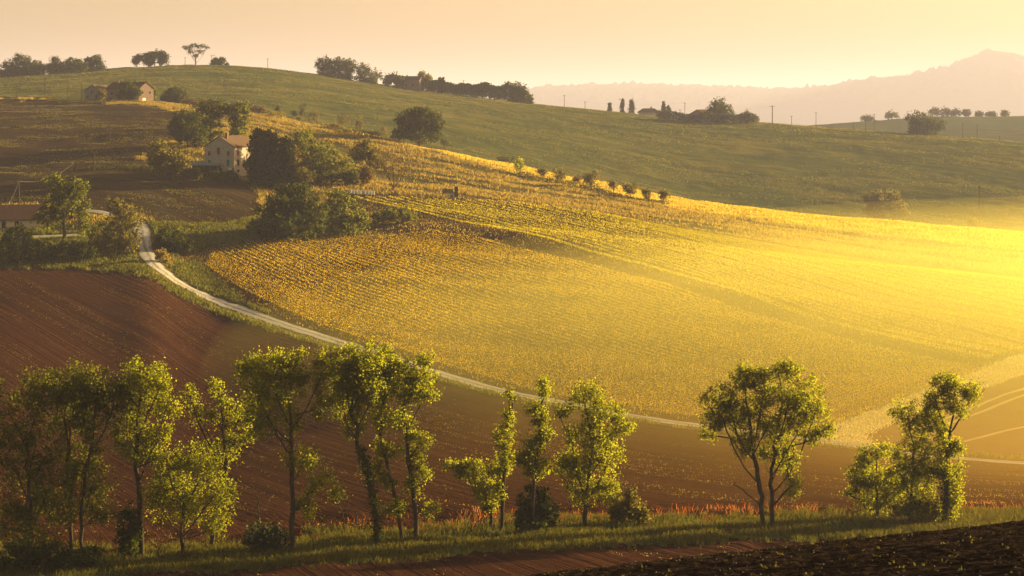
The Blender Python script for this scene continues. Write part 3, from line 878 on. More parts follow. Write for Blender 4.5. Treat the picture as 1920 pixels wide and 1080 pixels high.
# ------------------------------------------------------------------ buildings
def gable_house(name, label, base3, rot, w, l, eave, ridge, wall, roof, openings=(), over=.35, chimney=None, cat='house', ridge_along='y'):
    """footprint w (local x) by l (local y, 0..l away from the camera); gable end at y=0. openings: (face, u, z, w, h, mat, kind)"""
    root = empty(name, base3, label, cat, None, rot)
    B = Buf(); x = w / 2
    V_ = [(-x, 0, -1.5), (x, 0, -1.5), (x, l, -1.5), (-x, l, -1.5), (-x, 0, eave), (x, 0, eave), (x, l, eave), (-x, l, eave), (0, 0, ridge), (0, l, ridge)]
    B.add(V_, [(0, 1, 5, 4), (1, 2, 6, 5), (2, 3, 7, 6), (3, 0, 4, 7)])
    B.add(V_, [(4, 5, 8), (6, 7, 9)])
    B.out('wall', M[wall], root)
    R = Buf()
    sl = (ridge - eave) / x
    for sgn in (-1, 1):
        xe = sgn * (x + over); ze = eave - sl * over
        t = .18
        A = [(0, -over, ridge + .05), (xe, -over, ze + .05), (xe, l + over, ze + .05), (0, l + over, ridge + .05)]
        V2 = A + [(p[0], p[1], p[2] + t) for p in A]
        R.add(V2, [(0, 1, 2, 3), (4, 7, 6, 5), (0, 4, 5, 1), (1, 5, 6, 2), (2, 6, 7, 3), (3, 7, 4, 0)])
    rf = R.out('roof', M[roof], root)
    if chimney:
        cxx, cyy, ch = chimney
        c = Buf(); z0 = ridge - sl * abs(cxx) - .3
        c.box(cxx - .35, cxx + .35, cyy - .35, cyy + .35, z0, z0 + ch + .3)
        c.box(cxx - .45, cxx + .45, cyy - .45, cyy + .45, z0 + ch + .3, z0 + ch + .42)
        c.out('chimney', M['brick'], rf)
    for face, u, z, ow, oh, mt, kd in openings:
        o = Buf(); s = Buf()
        if face == 'g': o.box(u - ow / 2, u + ow / 2, -.05, .10, z, z + oh); s.box(u - ow / 2 - .1, u + ow / 2 + .1, -.14, -.0, z - .14, z - .003)
        if face == 'r': o.box(x - .10, x + .05, u - ow / 2, u + ow / 2, z, z + oh); s.box(x + .0, x + .14, u - ow / 2 - .1, u + ow / 2 + .1, z - .14, z - .003)
        if face == 'l': o.box(-x - .05, -x + .10, u - ow / 2, u + ow / 2, z, z + oh); s.box(-x - .14, -x, u - ow / 2 - .1, u + ow / 2 + .1, z - .14, z - .003)
        ob = o.out(kd, M[mt], root)
        if kd == 'window': s.out('sill', M['stone'], ob)
    return root

fb = hit(411, 326, 380, 500)
fh = gable_house('farmhouse', 'old stone farmhouse with red and green shutters beside dark cypresses', fb, math.radians(-24), 9.6, 12.5, 8.0, 10.9, 'stone', 'tile',
    [('g', -3.2, 5.6, .8, 1.2, 'shutter_red', 'window'), ('g', -.2, 5.9, .9, 1.9, 'shutter_red', 'window'), ('g', 2.9, 5.6, .9, 1.2, 'shutter_red', 'window'),
     ('g', -3.2, 2.6, .8, 1.7, 'shutter_green', 'window'), ('g', 2.9, 2.8, .9, 1.7, 'shutter_green', 'window'), ('g', .4, 0, 1.2, 2.1, 'dark', 'door'),
     ('r', 2.2, 5.6, 1.0, 1.3, 'shutter_red', 'window'), ('r', 2.2, 2.8, 1.1, 1.7, 'dark', 'window'), ('r', 2.2, .9, 1.0, .8, 'dark', 'window'), ('r', 7, 2.8, 1.0, 1.5, 'shutter_green', 'window')], chimney=(1.2, 2.0, 1.6))
dsh = Buf()
ang = np.linspace(0, 2 * math.pi, 17)[:-1]
ringv = [(math.cos(a) * .55, -.12, math.sin(a) * .55) for a in ang]; ringc = [(math.cos(a) * .3, 0.02, math.sin(a) * .3) for a in ang]
dsh.add(ringv + ringc + [(0, .06, 0)], [(i, (i + 1) % 16, 16 + (i + 1) % 16, 16 + i) for i in range(16)])
dsh.add(ringv + ringc + [(0, .06, 0)], [(16 + i, 16 + (i + 1) % 16, 32) for i in range(16)])
dsh.add(*tubes([(0, .02, 0)], [(0, .4, -.2)], [.03], [.03], 5))
dsh.V = [v + np.array([3.9, -.5, 1.9]) for v in dsh.V]
dsh.out('satellite_dish', M['white'], fh)
# lean-to shed against the farmhouse
sh = empty('wooden_shed', hit(384, 325, 380, 500) + np.array([0, -1.5, 0]), 'low lean-to shed with a tin roof at the left of the stone farmhouse', 'shed', None, math.radians(-10))
b = Buf()
b.box(-4, 4, 1.5, 5, -1, 2.7); b.out('wall', M['wood'], sh)
b = Buf(); V_ = [(-4.4, -.2, 2.55), (4.4, -.2, 2.55), (4.4, 5.2, 3.6), (-4.4, 5.2, 3.6)]
V_ = V_ + [(p[0], p[1], p[2] + .12) for p in V_]
b.add(V_, [(0, 1, 2, 3), (4, 7, 6, 5), (0, 4, 5, 1), (1, 5, 6, 2), (2, 6, 7, 3), (3, 7, 4, 0)]); b.out('roof', M['metal'], sh)
for q in range(5):
    b = Buf(); xx = -3.9 + q * 1.95; b.box(xx - .1, xx + .1, -.1, .1, -1, 2.5); b.out('post', M['brick'], sh)

# the hilltop farm: two joined buildings, each its own house
hY = 664
gable_house('hill_house', 'long house with a pink end wall and white door behind a round ridge tree', on(274, hY) - np.array([0, 0, .2]), math.radians(56), 8.8, 19, 6.3, 9.0, 'brick', 'tile_dark',
    [('g', -2.0, 4.0, .8, 1.2, 'dark', 'window'), ('g', 2.2, 4.0, .8, 1.2, 'dark', 'window'), ('g', -1.2, -.3, 1.7, 2.7, 'white', 'door'), ('l', 12, 3.6, .9, 1.1, 'dark', 'window'), ('l', 15.5, 3.6, .9, 1.1, 'dark', 'window'), ('l', 16, .8, 1.2, 1.5, 'dark', 'window')], chimney=(-1, 15, 1.2))
gable_house('hill_barn', 'grey rendered barn with a red tiled roof at the left end of the ridge farm', on(174, hY + 4) - np.array([0, 0, .2]), math.radians(-24), 8.6, 9, 4.6, 6.9, 'stone_grey', 'tile',
    [('g', -2.6, 1.3, .7, 1.2, 'shutter_red', 'window'), ('g', 2.0, .9, 1.1, 1.9, 'dark', 'door'), ('g', -.6, 3.4, .6, .9, 'dark', 'window'), ('r', 3, .6, 1.4, 2.4, 'cream', 'door')], cat='barn')
gable_house('roadside_house', 'cottage with a dark tiled roof and cream wall cut by the left picture edge', hit(-22, 428, 330, 430) - np.array([0, -3, .2]), math.radians(-72), 9, 11, 2.7, 5.6, 'cream', 'tile_dark',
    [('r', 2.5, .6, .9, 1.5, 'dark', 'window'), ('r', 5.5, .6, .9, 1.5, 'dark', 'window'), ('g', 1.6, .6, .9, 1.5, 'dark', 'window'), ('g', -1.6, 0, 1.0, 2.0, 'wood', 'door')], over=.6)
gable_house('ridge_house', 'brown farmhouse half hidden among trees on the middle skyline', on(790, 942) - np.array([0, 0, .2]), math.radians(74), 8.5, 15, 6.6, 8.8, 'brick', 'tile_dark',
    [('l', 4, 2.8, .8, 1.1, 'dark', 'window'), ('l', 8, 2.8, .8, 1.1, 'dark', 'window'), ('g', 0, 2.8, .9, 1.1, 'dark', 'window')], chimney=(.4, 9, 1.0))
gable_house('brick_barn', 'barn with a sloping roof beside the big round tree on the right ridge', on(1307, 898) - np.array([0, 0, .3]), math.radians(-40), 9, 9, 4.4, 6.6, 'brick', 'tile_dark',
    [('g', 1.5, .8, 1.2, 1.8, 'dark', 'door'), ('g', -2, 2.6, .8, .9, 'dark', 'window')], cat='barn')
vb = on(1217, 1080); vb[2] = (HY - 217) / F * vb[1]
# hipped villa beyond the ridge
vr = empty('hipped_villa', vb, 'hazy villa with a hipped roof beyond the ridge between cypresses', 'house')
b = Buf(); b.box(-7, 7, 0, 9, -12, 2.2); b.out('wall', M['stone'], vr)
b = Buf(); V_ = [(-7.8, -.8, 2.2), (7.8, -.8, 2.2), (7.8, 9.8, 2.2), (-7.8, 9.8, 2.2), (-4, 4.5, 5.0), (4, 4.5, 5.0)]
b.add(V_, [(0, 1, 5, 4), (2, 3, 4, 5), (0, 3, 2, 1)]); b.add(V_, [(1, 2, 5), (3, 0, 4)])
rf = b.out('roof', M['tile_dark'], vr)
b = Buf(); b.box(1.2, 2.2, 4, 5, 4.4, 6.2); b.out('chimney', M['brick'], rf)
# hill town
for k, (px, wpx, top, Yt, lab) in enumerate([(1868, 46, 97, 3990, 'long building crowning the hazy hill town'), (1858, 20, 95, 3980, 'church-like gabled building at the top of the hazy hill'),
        (1768, 20, 124, 4000, 'flat topped building halfway up the hazy hill'), (1704, 12, 139, 4070, 'small block house on the lower hazy slope'),
        (1655, 16, 144, 4140, 'low building left of the block house on the hazy slope'), (1610, 18, 154, 4240, 'lowest roof on the hazy hill, far left of the town'), (1905, 16, 101, 3990, 'building at the right end of the hazy hill town')]):
    p = on(px, Yt * 2.0); mp = p[1] / F
    zt = (HY - top) * mp
    p[2] = zt - 22
    gable_house('town_building', lab, p, math.radians(90), 10, wpx * mp, 17, 19.5 if k != 1 else 22, 'stone', 'tile_dark', [], cat='building').location.x += wpx * mp / 2

# ------------------------------------------------------------------ trees and bushes on the hillsides
def simple(name, label, base, blobs, n, ls, mat, seed, cat='tree', rb=.2, **kw):
    lpa = kw.pop('lpa', 22)
    tr = kw.pop('trunk', None) or [(base[0], base[1] * .65 + blobs[0][1] * .35), ((base[0] + blobs[0][0]) / 2, base[1] * .3 + blobs[0][1] * .7)]
    return tree(name, label, cat, base, tr, blobs, n, lpa, ls, kw.pop('clump', ls * .8), mat, r_base=rb, r_tip=.02, seed=seed, **kw)

simple('walnut_tree', 'lit spreading tree left of the gravel road with a forked trunk', (121,447), [(105,343,22,18),(145,352,24,22),(92,382,26,18),(130,385,32,18),(160,395,14,22),(80,412,22,16),(118,362,26,18),(155,425,12,14),(110,400,26,20),(135,362,24,16)], 330, .55, 'leaf_mid', 501, rb=.4, y0=330, y1=430, lpa=24, clump=.4)
bush('roadside_bush', 'tall shaggy bush on the left verge of the gravel road', (218,480), [(228,402,32,22),(212,440,42,30),(190,452,26,22),(248,412,18,18),(240,450,22,26),(215,385,20,14)], 260, .5, 'leaf_olive', 502, y0=330, y1=430)
bush('roadside_bush', 'glossy dark bush in front of the cottage at the left edge', (28,492), [(30,440,34,20),(62,465,24,20),(8,465,28,28),(40,475,40,18)], 220, .5, 'leaf_dark', 503, y0=330, y1=430)
bush('roadside_bush', 'rounded bush on the right verge of the gravel road', (322,472), [(316,440,28,20),(342,458,20,14),(300,455,20,18),(322,462,30,12)], 190, .45, 'leaf_dark', 504, y0=330, y1=430)
bush('roadside_bush', 'small golden grass shrub at the inside bend of the road', (303,492), [(303,478,10,12),(312,488,9,8)], 50, .4, 'grass', 505, y0=330, y1=430)
bush('roadside_bush', 'scrub filling the bank between the cottage and the road', (130,488), [(120,466,34,14),(160,474,30,12),(95,478,24,12)], 120, .45, 'leaf_dark', 506, y0=330, y1=430)
simple('thicket_tree', 'biggest round tree of the thicket above the lower vineyard', (546,446), [(545,375,42,34),(515,400,40,30),(578,396,38,32),(545,418,66,26),(562,358,26,16),(498,422,28,20),(535,432,50,14)], 520, .6, 'leaf_dark', 510, rb=.35, y0=360, y1=440, clump=.5, lpa=34)
simple('thicket_tree', 'smaller tree at the right end of the thicket above the vineyard', (642,441), [(634,376,28,20),(650,398,34,26),(672,414,26,20),(630,416,32,20),(650,428,36,12)], 330, .55, 'leaf_mid', 511, rb=.25, y0=360, y1=440, clump=.45)
bush('thicket_bush', 'mounded golden bush beside the upper track', (742,420), [(745,405,34,12),(715,410,22,9),(768,410,14,8)], 150, .5, 'grass_green', 512, y0=360, y1=460)
simple('garden_tree', 'yellowish tree in front of the dark wood left of the farmhouse', (312,333), [(300,275,24,16),(325,298,26,20),(303,302,28,20),(340,312,14,12),(285,292,14,14)], 220, .6, 'leaf_olive', 520, y0=380, y1=500)
simple('garden_tree', 'dark tree behind the left corner of the farmhouse', (352,315), [(345,258,24,16),(365,278,28,20),(340,290,26,16),(372,298,20,16),(330,275,16,14)], 260, .65, 'leaf_dark', 521, Y=490)
simple('garden_tree', 'dark green tree directly behind the farmhouse roof', (395,312), [(390,244,30,14),(410,250,22,14),(380,262,22,16),(372,285,20,20),(395,285,24,20)], 260, .65, 'leaf_dark', 522, Y=500)
simple('garden_tree', 'green tree behind the farmhouse chimney beside the cypresses', (446,312), [(440,246,20,12),(456,240,16,12),(450,262,20,18),(445,285,18,16)], 180, .65, 'leaf_mid', 523, Y=500)
for k, (px, w, top, lab) in enumerate([(484, 24, 224, 'left dark cypress touching the farmhouse'), (508, 26, 228, 'middle dark cypress of the three beside the farmhouse'), (536, 22, 240, 'right dark cypress of the three beside the farmhouse')]):
    by = 333
    bl = [(px + math.sin(q * 2.1) * 3, by - 8 - (by - top - 14) * t, w * (1.05 - .55 * t ** 2.2), 15) for q, t in enumerate(np.linspace(.05, .93, 7))] + [(px, top + 8, 5, 9)]
    simple('cypress_tree', lab, (px, by), bl, 420, .6, 'cypress', 530 + k, rb=.3, Y=437, up=.8, clump=.4)
bush('garden_bush', 'grey green shrub in front of the farmhouse gable', (432,336), [(432,322,18,14),(424,328,12,8),(443,328,12,8)], 100, .4, 'leaf_dark', 535, y0=380, y1=500)
bush('garden_bush', 'small shrub left of the farmhouse gable shrub', (406,334), [(406,325,9,8)], 40, .4, 'leaf_dark', 536, y0=380, y1=500)
bush('garden_bush', 'small round shrub at the left end of the lean-to shed', (367,332), [(367,320,10,10)], 50, .4, 'leaf_olive', 537, y0=380, y1=500)
simple('orchard_tree', 'light green tree directly right of the cypresses', (582,348), [(568,274,26,24),(592,298,30,26),(575,322,30,22)], 300, .6, 'leaf_mid', 540, Y=452, clump=.5)
simple('orchard_tree', 'broad green tree sloping down to the right of the cypresses', (622,356), [(612,310,34,26),(640,330,30,24),(605,338,32,18),(590,335,24,18),(655,345,22,14)], 340, .6, 'leaf_mid', 541, Y=447, clump=.5)
bush('orchard_bush', 'olive brown bush at the foot of the cypresses', (570,352), [(568,330,24,16),(548,335,14,10)], 120, .5, 'leaf_olive', 542, y0=380, y1=470)
simple('orchard_tree', 'dark tree left of the spreading half bare tree', (690,358), [(683,302,22,20),(702,322,16,20),(668,312,14,16)], 170, .6, 'leaf_olive', 543, Y=463)
bush('orchard_bush', 'rust brown round bush under the dark tree by the vineyard top', (686,360), [(686,340,12,16)], 80, .45, 'leaf_brown', 544, Y=448)
simple('spreading_tree', 'spreading half bare tree standing alone above the vineyard', (738,360), [(735,310,28,16),(712,305,18,12),(765,316,22,14),(748,325,20,8),(720,325,16,8)], 190, .4, 'leaf_brown', 545, rb=.28, y0=380, y1=490, lpa=8, clump=.4, trunk=[(738,348),(738,338)])
# along the crest of the meadow
simple('oak_tree', 'large dark oak on the crest of the golden meadow', (785,277), [(762,228,24,22),(788,220,30,20),(815,232,18,24),(785,246,44,20),(783,208,18,10),(750,248,16,14)], 420, .75, 'leaf_dark', 550, rb=.45, Y=560, clump=.6)
CREST = [(832,280,14,9,'leaf_dark','low dark bush at the right foot of the large oak'),(946,302,20,13,'leaf_dark','dark round bush behind the crest, left of the fence row trees'),(975,328,16,13,'leaf','first small tree from the left below the dark round crest bush'),
  (1018,334,11,9,'leaf_olive','second small tree from the left in the crest row'),(1047,343,14,11,'leaf_olive','third small tree from the left in the crest row'),(1080,348,8,8,'leaf_brown','thin brown sapling fourth in the crest row'),
  (1108,358,19,16,'leaf_olive','largest bushy tree of the crest row, fifth from the left'),(1150,366,10,10,'leaf_olive','sixth small tree from the left in the crest row'),(1182,374,15,13,'leaf_olive','seventh small tree from the left in the crest row'),
  (1213,380,14,11,'leaf_olive','eighth small tree from the left in the crest row'),(1243,382,13,12,'leaf_olive','last small tree at the right end of the crest row'),
  (520,216,4,7,'cypress','small pointed cypress at the left end of the golden strip'),(566,222,12,11,'leaf_dark','dark small tree above the golden strip, right of the small cypress'),(552,221,6,6,'leaf_dark','tiny dark bush left of the dark small tree on the golden strip'),(594,232,16,9,'leaf_olive','pale olive bush on the crest left of two small trees'),
  (643,243,15,13,'leaf_olive','left one of two small trees on the crest before the oak'),(674,249,14,13,'leaf_olive','right one of two small trees on the crest before the oak'),(712,256,16,9,'leaf_olive','pale low bush on the crest just left of the oak')]
for k, (px, by, rx, ry, mt, lab) in enumerate(CREST):
    cyb = by - ry * 1.25
    rr = np.random.default_rng(900 + k)
    bl = [(px + rr.normal() * rx * .38, cyb + rr.uniform(-.75, .5) * ry, rx * rr.uniform(.3, .6), ry * rr.uniform(.3, .6)) for q in range(6)]
    simple('small_tree', lab, (px, by), bl, 22 + int(rx * ry * .26), .5, mt, 560 + k, rb=.12,
           group='small trees along the meadow crest', y0=400, y1=720, lpa=11, clump=.45, **({'Y': 590} if k == 1 else {}))
# hilltop farm trees
simple('round_tree', 'round tree in front of the ridge farm house', (241,191), [(241,168,17,14),(250,175,12,10),(232,178,12,9)], 190, .8, 'leaf_dark', 601, Y=648, clump=.6)
simple('round_tree', 'dense round tree right of the ridge farm', (326,191), [(326,171,21,16),(316,178,14,10),(338,177,13,11)], 200, .8, 'leaf_dark', 602, Y=680, clump=.6)
simple('round_tree', 'tree behind the ridge farm roof', (275,188), [(272,152,14,9),(286,165,11,12),(264,160,9,8)], 110, .8, 'leaf_mid', 603, Y=735, clump=.6)
simple('round_tree', 'small pale tree at the barn wall of the ridge farm', (192,188), [(192,174,8,9)], 40, .6, 'leaf_olive', 604, Y=652, clump=.5)
def hedge(label, pix, hpx, mat, seed, Y=None, y0=None, y1=None, ls=.8, dens=60):
    r = np.random.default_rng(seed)
    pts = np.array([on(px, Yv) for px, Yv in pix])
    c = polyline(pts[:, :2], 1.0)
    z = ground_z(c[:, 0], c[:, 1])
    mp = pts[0, 1] / F
    hh = hpx * mp * (0.55 + .9 * fbm(np.arange(len(c)) / 7., np.zeros(len(c)), seed, 3))
    n = dens
    C = np.repeat(np.column_stack([c, z]), n, 0)
    h = np.repeat(hh, n)
    g = r.normal(size=(len(C), 3)) * np.array([.8, 1.3, 0])
    C = C + g; C[:, 2] += h * np.sqrt(r.uniform(0, 1, len(C))) * np.exp(-.12 * g[:, 1] ** 2)
    o3 = np.array([c[0, 0], c[0, 1], z[0]])
    root = empty('hedge', o3, label, 'hedge')
    V_, Q_ = leaf_quads(C - o3, ls, r, .7)
    obj('foliage', V_, [Q_], M[mat], root)
    sp = np.column_stack([c, z])[::3] - o3
    V_, Q_ = tubes(sp + [0, 0, -.2], sp + np.column_stack([r.normal(size=(len(sp), 2)) * .3, hh[::3] * .7]), np.full(len(sp), .05), np.full(len(sp), .02), 4)
    obj('stem', V_, [Q_], M['bark'], root)
hedge('dark brown hedge running right from the ridge farm', [(345, 668), (400, 650), (450, 636), (494, 622)], 16, 'leaf_brown', 611)
hedge('dark low hedge along the top edge of the upper field', [(-40, 690), (60, 690), (150, 688)], 5, 'leaf_dark', 612, dens=30)
hedge('long hedge of dark bushes going down the middle skyline', [(800, 945), (850, 945), (900, 940), (950, 936), (985, 934)], 27, 'leaf_dark', 613, dens=260, ls=1.1)
hedge('hedge bank under the trees at the far left skyline', [(-60, 890), (20, 892), (90, 898), (160, 905)], 22, 'leaf_dark', 614, dens=110, ls=1.0)
hedge('scrub below the barn and round tree on the right ridge', [(1235, 890), (1290, 884), (1340, 884), (1420, 884)], 18, 'leaf_dark', 615, dens=110, ls=.9)
hedge('low hedge between farmhouse garden and the upper field', [(170, 448), (240, 452), (300, 450), (360, 444), (470, 436)], 9, 'leaf_dark', 616, ls=.55, dens=40)
hedge('straggling pale scrub along the golden crest left of the oak', [(px, hit(px, py, 440, 720)[1] / SC) for px, py in ((512, 221), (560, 228), (630, 246), (705, 262))], 11, 'leaf_olive', 617, ls=.6, dens=45)
hedge('straggling scrub under the crest row of small trees', [(px, hit(px, py, 440, 660)[1] / SC) for px, py in ((975, 329), (1040, 344), (1110, 360), (1180, 376), (1250, 385))], 9, 'leaf_olive', 618, ls=.55, dens=40)
SKY = [ # px, by, blobs, Y, mat, label
 ((35,146), [(38,116,20,11),(15,127,14,11),(55,125,14,11),(35,132,28,10)], 900, 'leaf_dark', 'broad dark tree at the far left of the skyline'),
 ((72,146), [(70,130,12,10),(66,138,16,8)], 905, 'leaf_dark', 'lower tree right of the broad tree at the far left skyline'),
 ((103,144), [(104,117,7,8),(103,131,14,9),(110,137,16,8)], 912, 'leaf_dark', 'narrow topped tree on the left skyline'),
 ((138,140), [(136,121,13,9),(146,124,12,9),(130,128,9,8)], 920, 'leaf_dark', 'left one of two dark trees just left of the bare hill brow'),
 ((174,137), [(178,116,13,9),(166,122,12,9),(186,122,7,8)], 925, 'leaf_dark', 'right one of two dark trees just left of the bare hill brow'),
 ((257,126), [(256,112,7,7),(260,106,5,4)], 942, 'leaf_brown', 'thin airy tree at the left of the hilltop group'),
 ((281,125), [(276,106,11,8),(286,105,9,8),(279,115,11,7)], 944, 'leaf_dark', 'middle full tree of the hilltop group'),
 ((303,124), [(299,104,9,9),(308,108,7,8),(304,115,9,7)], 946, 'leaf_dark', 'right full tree of the hilltop group'),
 ((410,125), [(404,117,9,6),(416,116,9,6)], 950, 'leaf_dark', 'low bush on the brow right of the lone hilltop tree'),
 ((612,150), [(606,126,15,13),(622,128,15,13),(610,140,18,9)], 948, 'leaf_dark', 'left tall tree of the wood on the middle skyline'),
 ((645,155), [(640,126,20,12),(655,132,18,13),(640,142,24,11)], 948, 'leaf_dark', 'central tree of the wood on the middle skyline'),
 ((690,162), [(682,138,16,12),(702,147,13,10),(685,150,18,9)], 948, 'leaf_dark', 'right lower tree of the wood on the middle skyline'),
 ((738,168), [(735,150,14,9),(748,153,12,10),(725,156,10,8)], 940, 'leaf_dark', 'round bush tree at the left wall of the skyline farmhouse'),
 ((797,172), [(792,144,7,8),(803,150,7,9),(797,158,12,9)], 946, 'leaf_olive', 'airy tree at the right end of the skyline farmhouse'),
 ((970,192), [(968,167,15,11),(978,174,12,11),(963,178,12,8)], 936, 'leaf_dark', 'round tree at the lower right end of the skyline hedge'),
 ((992,195), [(990,186,10,7)], 936, 'leaf_dark', 'low bush at the tip of the skyline hedge'),
 ((1348,228), [(1346,200,22,15),(1358,210,18,13),(1335,212,14,12)], 893, 'leaf_dark', 'big round tree beside the barn on the right ridge'),
 ((1400,230), [(1401,213,6,4),(1398,222,12,6)], 893, 'leaf_olive', 'small flat topped tree right of the big round ridge tree'),
 ((1738,255), [(1726,226,24,14),(1748,236,22,13),(1735,244,28,9),(1715,236,14,10)], 889, 'leaf_dark', 'wide dark tree alone on the right ridge below the hill town'),
]
for k, (b, bl, Yt, mt, lab) in enumerate(SKY):
    if k not in (5, 6, 7, 12, 13, 17):
        xs = [q[0] for q in bl]; w0 = (max(xs) - min(xs)) / 2 + 9; tp = max(q[1] for q in bl)
        bl = bl + [((max(xs) + min(xs)) / 2 + e * w0 * .55, (b[1] * 1.4 + tp * .6) / 2, w0 * .62, max(4, (b[1] - tp) * .55)) for e in (-1, 0, 1)]
    simple('skyline_tree', lab, b, bl, 90 + int(sum(q[2] * q[3] for q in bl) * .22), 1.0, mt, 650 + k, rb=.28, Y=Yt, lpa=15, clump=.75)
simple('umbrella_tree', 'lone umbrella shaped tree on top of the left hill', (367,123), [(352,90,11,4),(364,86,12,4),(378,88,10,4),(388,90,5,3),(360,97,8,4),(374,98,8,4),(368,105,6,4)], 120, .75, 'leaf_dark', 690, rb=.4, Y=950, lpa=12, clump=.5, trunk=[(367,115),(367,108)])
simple('valley_tree', 'pale hazy tree in the valley below the right ridge', (1656,409), [(1638,366,22,18),(1668,366,22,18),(1655,385,38,18),(1690,385,14,14)], 260, .8, 'leaf_olive', 691, rb=.3, Y=655, clump=.7)
simple('valley_tree', 'small faint tree in the valley beside the tall pole', (1826,428), [(1824,410,12,11),(1836,416,8,8)], 70, .8, 'leaf_olive', 692, Y=640, clump=.6)
def conic(lab, px, by, top, w, Yt, seed, mat='cypress'):
    bl = [(px, by - (by - top) * t, max(1.5, w * (1 - .55 * t ** 2)), (by - top) * .12) for t in np.linspace(.08, .95, 6)]
    p = on(px, Yt)
    r = simple('cypress_tree', lab, (px, by), bl, 90, .9, mat, seed, Y=Yt, up=.8, clump=.5, lpa=14)
    r.location.z = (HY - by) / F * p[1]
conic('slim cypress left of the hazy villa', 1167, 214, 186, 3.6, 1075, 700)
conic('wider cypress directly left of the hazy villa', 1184, 215, 188, 6, 1075, 701)
conic('small conifer far left of the slim cypress', 1143, 210, 194, 3, 1080, 702)
conic('spire shaped conifer right of the hazy villa', 1244, 219, 192, 3, 1080, 703)
conic('bushy conifer at the right end of the villa garden', 1253, 220, 200, 5, 1080, 704)
conic('left one of the twin small cypresses on the skyline hedge', 824, 172, 148, 2.4, 944, 705)
conic('right one of the twin small cypresses on the skyline hedge', 830, 173, 148, 2.4, 944, 706)
for k, (px, w, h, lab) in enumerate([(1625, 14, 10, 'low hazy clump at the left end of the distant ridge'), (1673, 15, 13, 'hazy tree with a mast behind it on the distant ridge'), (1752, 12, 15, 'first hazy tree right of the wide dark tree'), (1772, 13, 14, 'second hazy tree right of the wide dark tree'),
        (1792, 12, 13, 'third hazy tree right of the wide dark tree'), (1812, 10, 12, 'fourth hazy tree right of the wide dark tree'), (1836, 8, 8, 'small hazy round tree on the distant ridge'), (1858, 12, 8, 'flat hazy tree on the distant ridge'), (1884, 8, 9, 'last hazy tree at the right of the distant ridge')]):
    p = on(px, 1448); by = HY - p[2] / p[1] * F
    simple('ridge_tree', lab, (px, by), [(px, by - h * .65, w * .7, h * .5), (px + w * .4, by - h * .5, w * .5, h * .4), (px - w * .4, by - h * .5, w * .5, h * .4)], 60, 1.4, 'leaf_dark', 720 + k, Y=1448, lpa=12, clump=1.0, group='trees on the distant ridge')

# ------------------------------------------------------------------ utility poles
POLES = [(32,182,155,690,'leftmost short pole'),(84,183,147,690,'second pole from the left on the upper field edge'),(127,181,141,686,'darkest tall pole on the upper field edge'),(153,204,155,640,'pale pole in front of the ridge barn'),
 (178,268,228,540,'slim pole on the brown slope above the other slim one'),(206,290,240,510,'slim pole on the brown slope left of the garden trees'),(141,328,303,445,'short pole above the lit spreading tree'),(177,325,283,447,'tall pole by the low hedge'),
 (194,130,118,932,'tiny pole on the left skyline'),(347,122,107,950,'tiny pole left of the lone hilltop tree'),(397,121,103,952,'tiny pole right of the lone hilltop tree'),(502,130,109,950,'tiny pole on the hill brow left of the wood'),
 (708,232,210,745,'faint pole left of the oak on the green hill'),(869,182,150,942,'pole above the skyline hedge'),(1058,204,178,930,'left pole on the bright ridge edge'),(1097,209,190,915,'second pole on the bright ridge edge'),
 (1284,222,192,900,'pole left of the ridge barn'),(1275,220,205,905,'thin short pole left of the ridge barn'),(1448,233,198,905,'thick pole with a crosshead right of the ridge barn'),(1484,236,217,900,'thin pole right of the thick one'),
 (1530,239,210,902,'faint tall pole on the right ridge'),(1600,245,228,895,'short pole left of the pair on the right ridge'),(1623,246,218,893,'left pole of the pair on the right ridge'),(1639,247,213,893,'right pole of the pair on the right ridge'),
 (1805,260,232,882,'left pole right of the wide dark tree'),(1832,263,233,880,'right pole right of the wide dark tree'),(1874,268,255,875,'small pole near the right picture edge'),(1433,380,333,672,'pole in the valley before the green hill'),
 (1836,436,349,452,'tallest pole standing on the bright crest at the right'),(36,388,338,400,'pole with a cable beside the cottage at the left edge')]
pole_top = {}
for k, (px, by, top, Yt, lab) in enumerate(POLES):
    p = on(px, Yt); mp = p[1] / F
    zt = (HY - top) * mp; h = max(3.0, zt - p[2])
    r0 = .17 if px not in (1448,) else .3
    root = empty('utility_pole', p, lab if len(lab.split()) > 3 else lab + ' by the upper field', 'pole', 'utility poles across the hills')
    V_, Q_ = tubes([(0, 0, -.5), (0, 0, h - .02)], [(0, 0, h), (0, 0, h + .02)], [r0, r0 * .75], [r0 * .75, r0 * .1], 7)
    obj('shaft', V_, [Q_], M['wood'], root, True)
    b = Buf(); aw = .7 if px != 1448 else 1.6
    b.box(-aw, aw, -.07, .07, h - .55, h - .4); ca = b.out('crossarm', M['wood'], root)
    for s in (-1, 1):
        V_, Q_ = tubes([(s * aw * .85, 0, h - .4)], [(s * aw * .85, 0, h - .15)], [.06], [.04], 6)
        obj('insulator', V_, [Q_], M['metal'], ca)
    pole_top[px] = np.array([p[0], p[1], p[2] + h - .2])
def cable(a, b, sag, label):
    t = np.linspace(0, 1, 25)[:, None]
    P = a * (1 - t) + b * t; P[:, 2] -= sag * 4 * (t * (1 - t))[:, 0]
    V_, Q_ = tubes(P[:-1] - a, P[1:] - a, np.full(24, .018), np.full(24, .018), 5)
    o = obj('power_cable', V_, [Q_], M['metal']); o.location = a
    tag(o, label, 'cable')
cable(pole_top[36], hit(8, 428, 330, 430) + np.array([0, 2, 5.2]), .5, 'sagging cable from the pole down to the cottage roof')
mpz = pole_top[36][1] / F
cable(pole_top[36], pole_top[141], 2.0, 'sagging cable running right from the cottage pole towards the short pole')
cable(pole_top[1284], pole_top[1097], 1.5, 'thin cable between the poles on the ridge left of the barn')
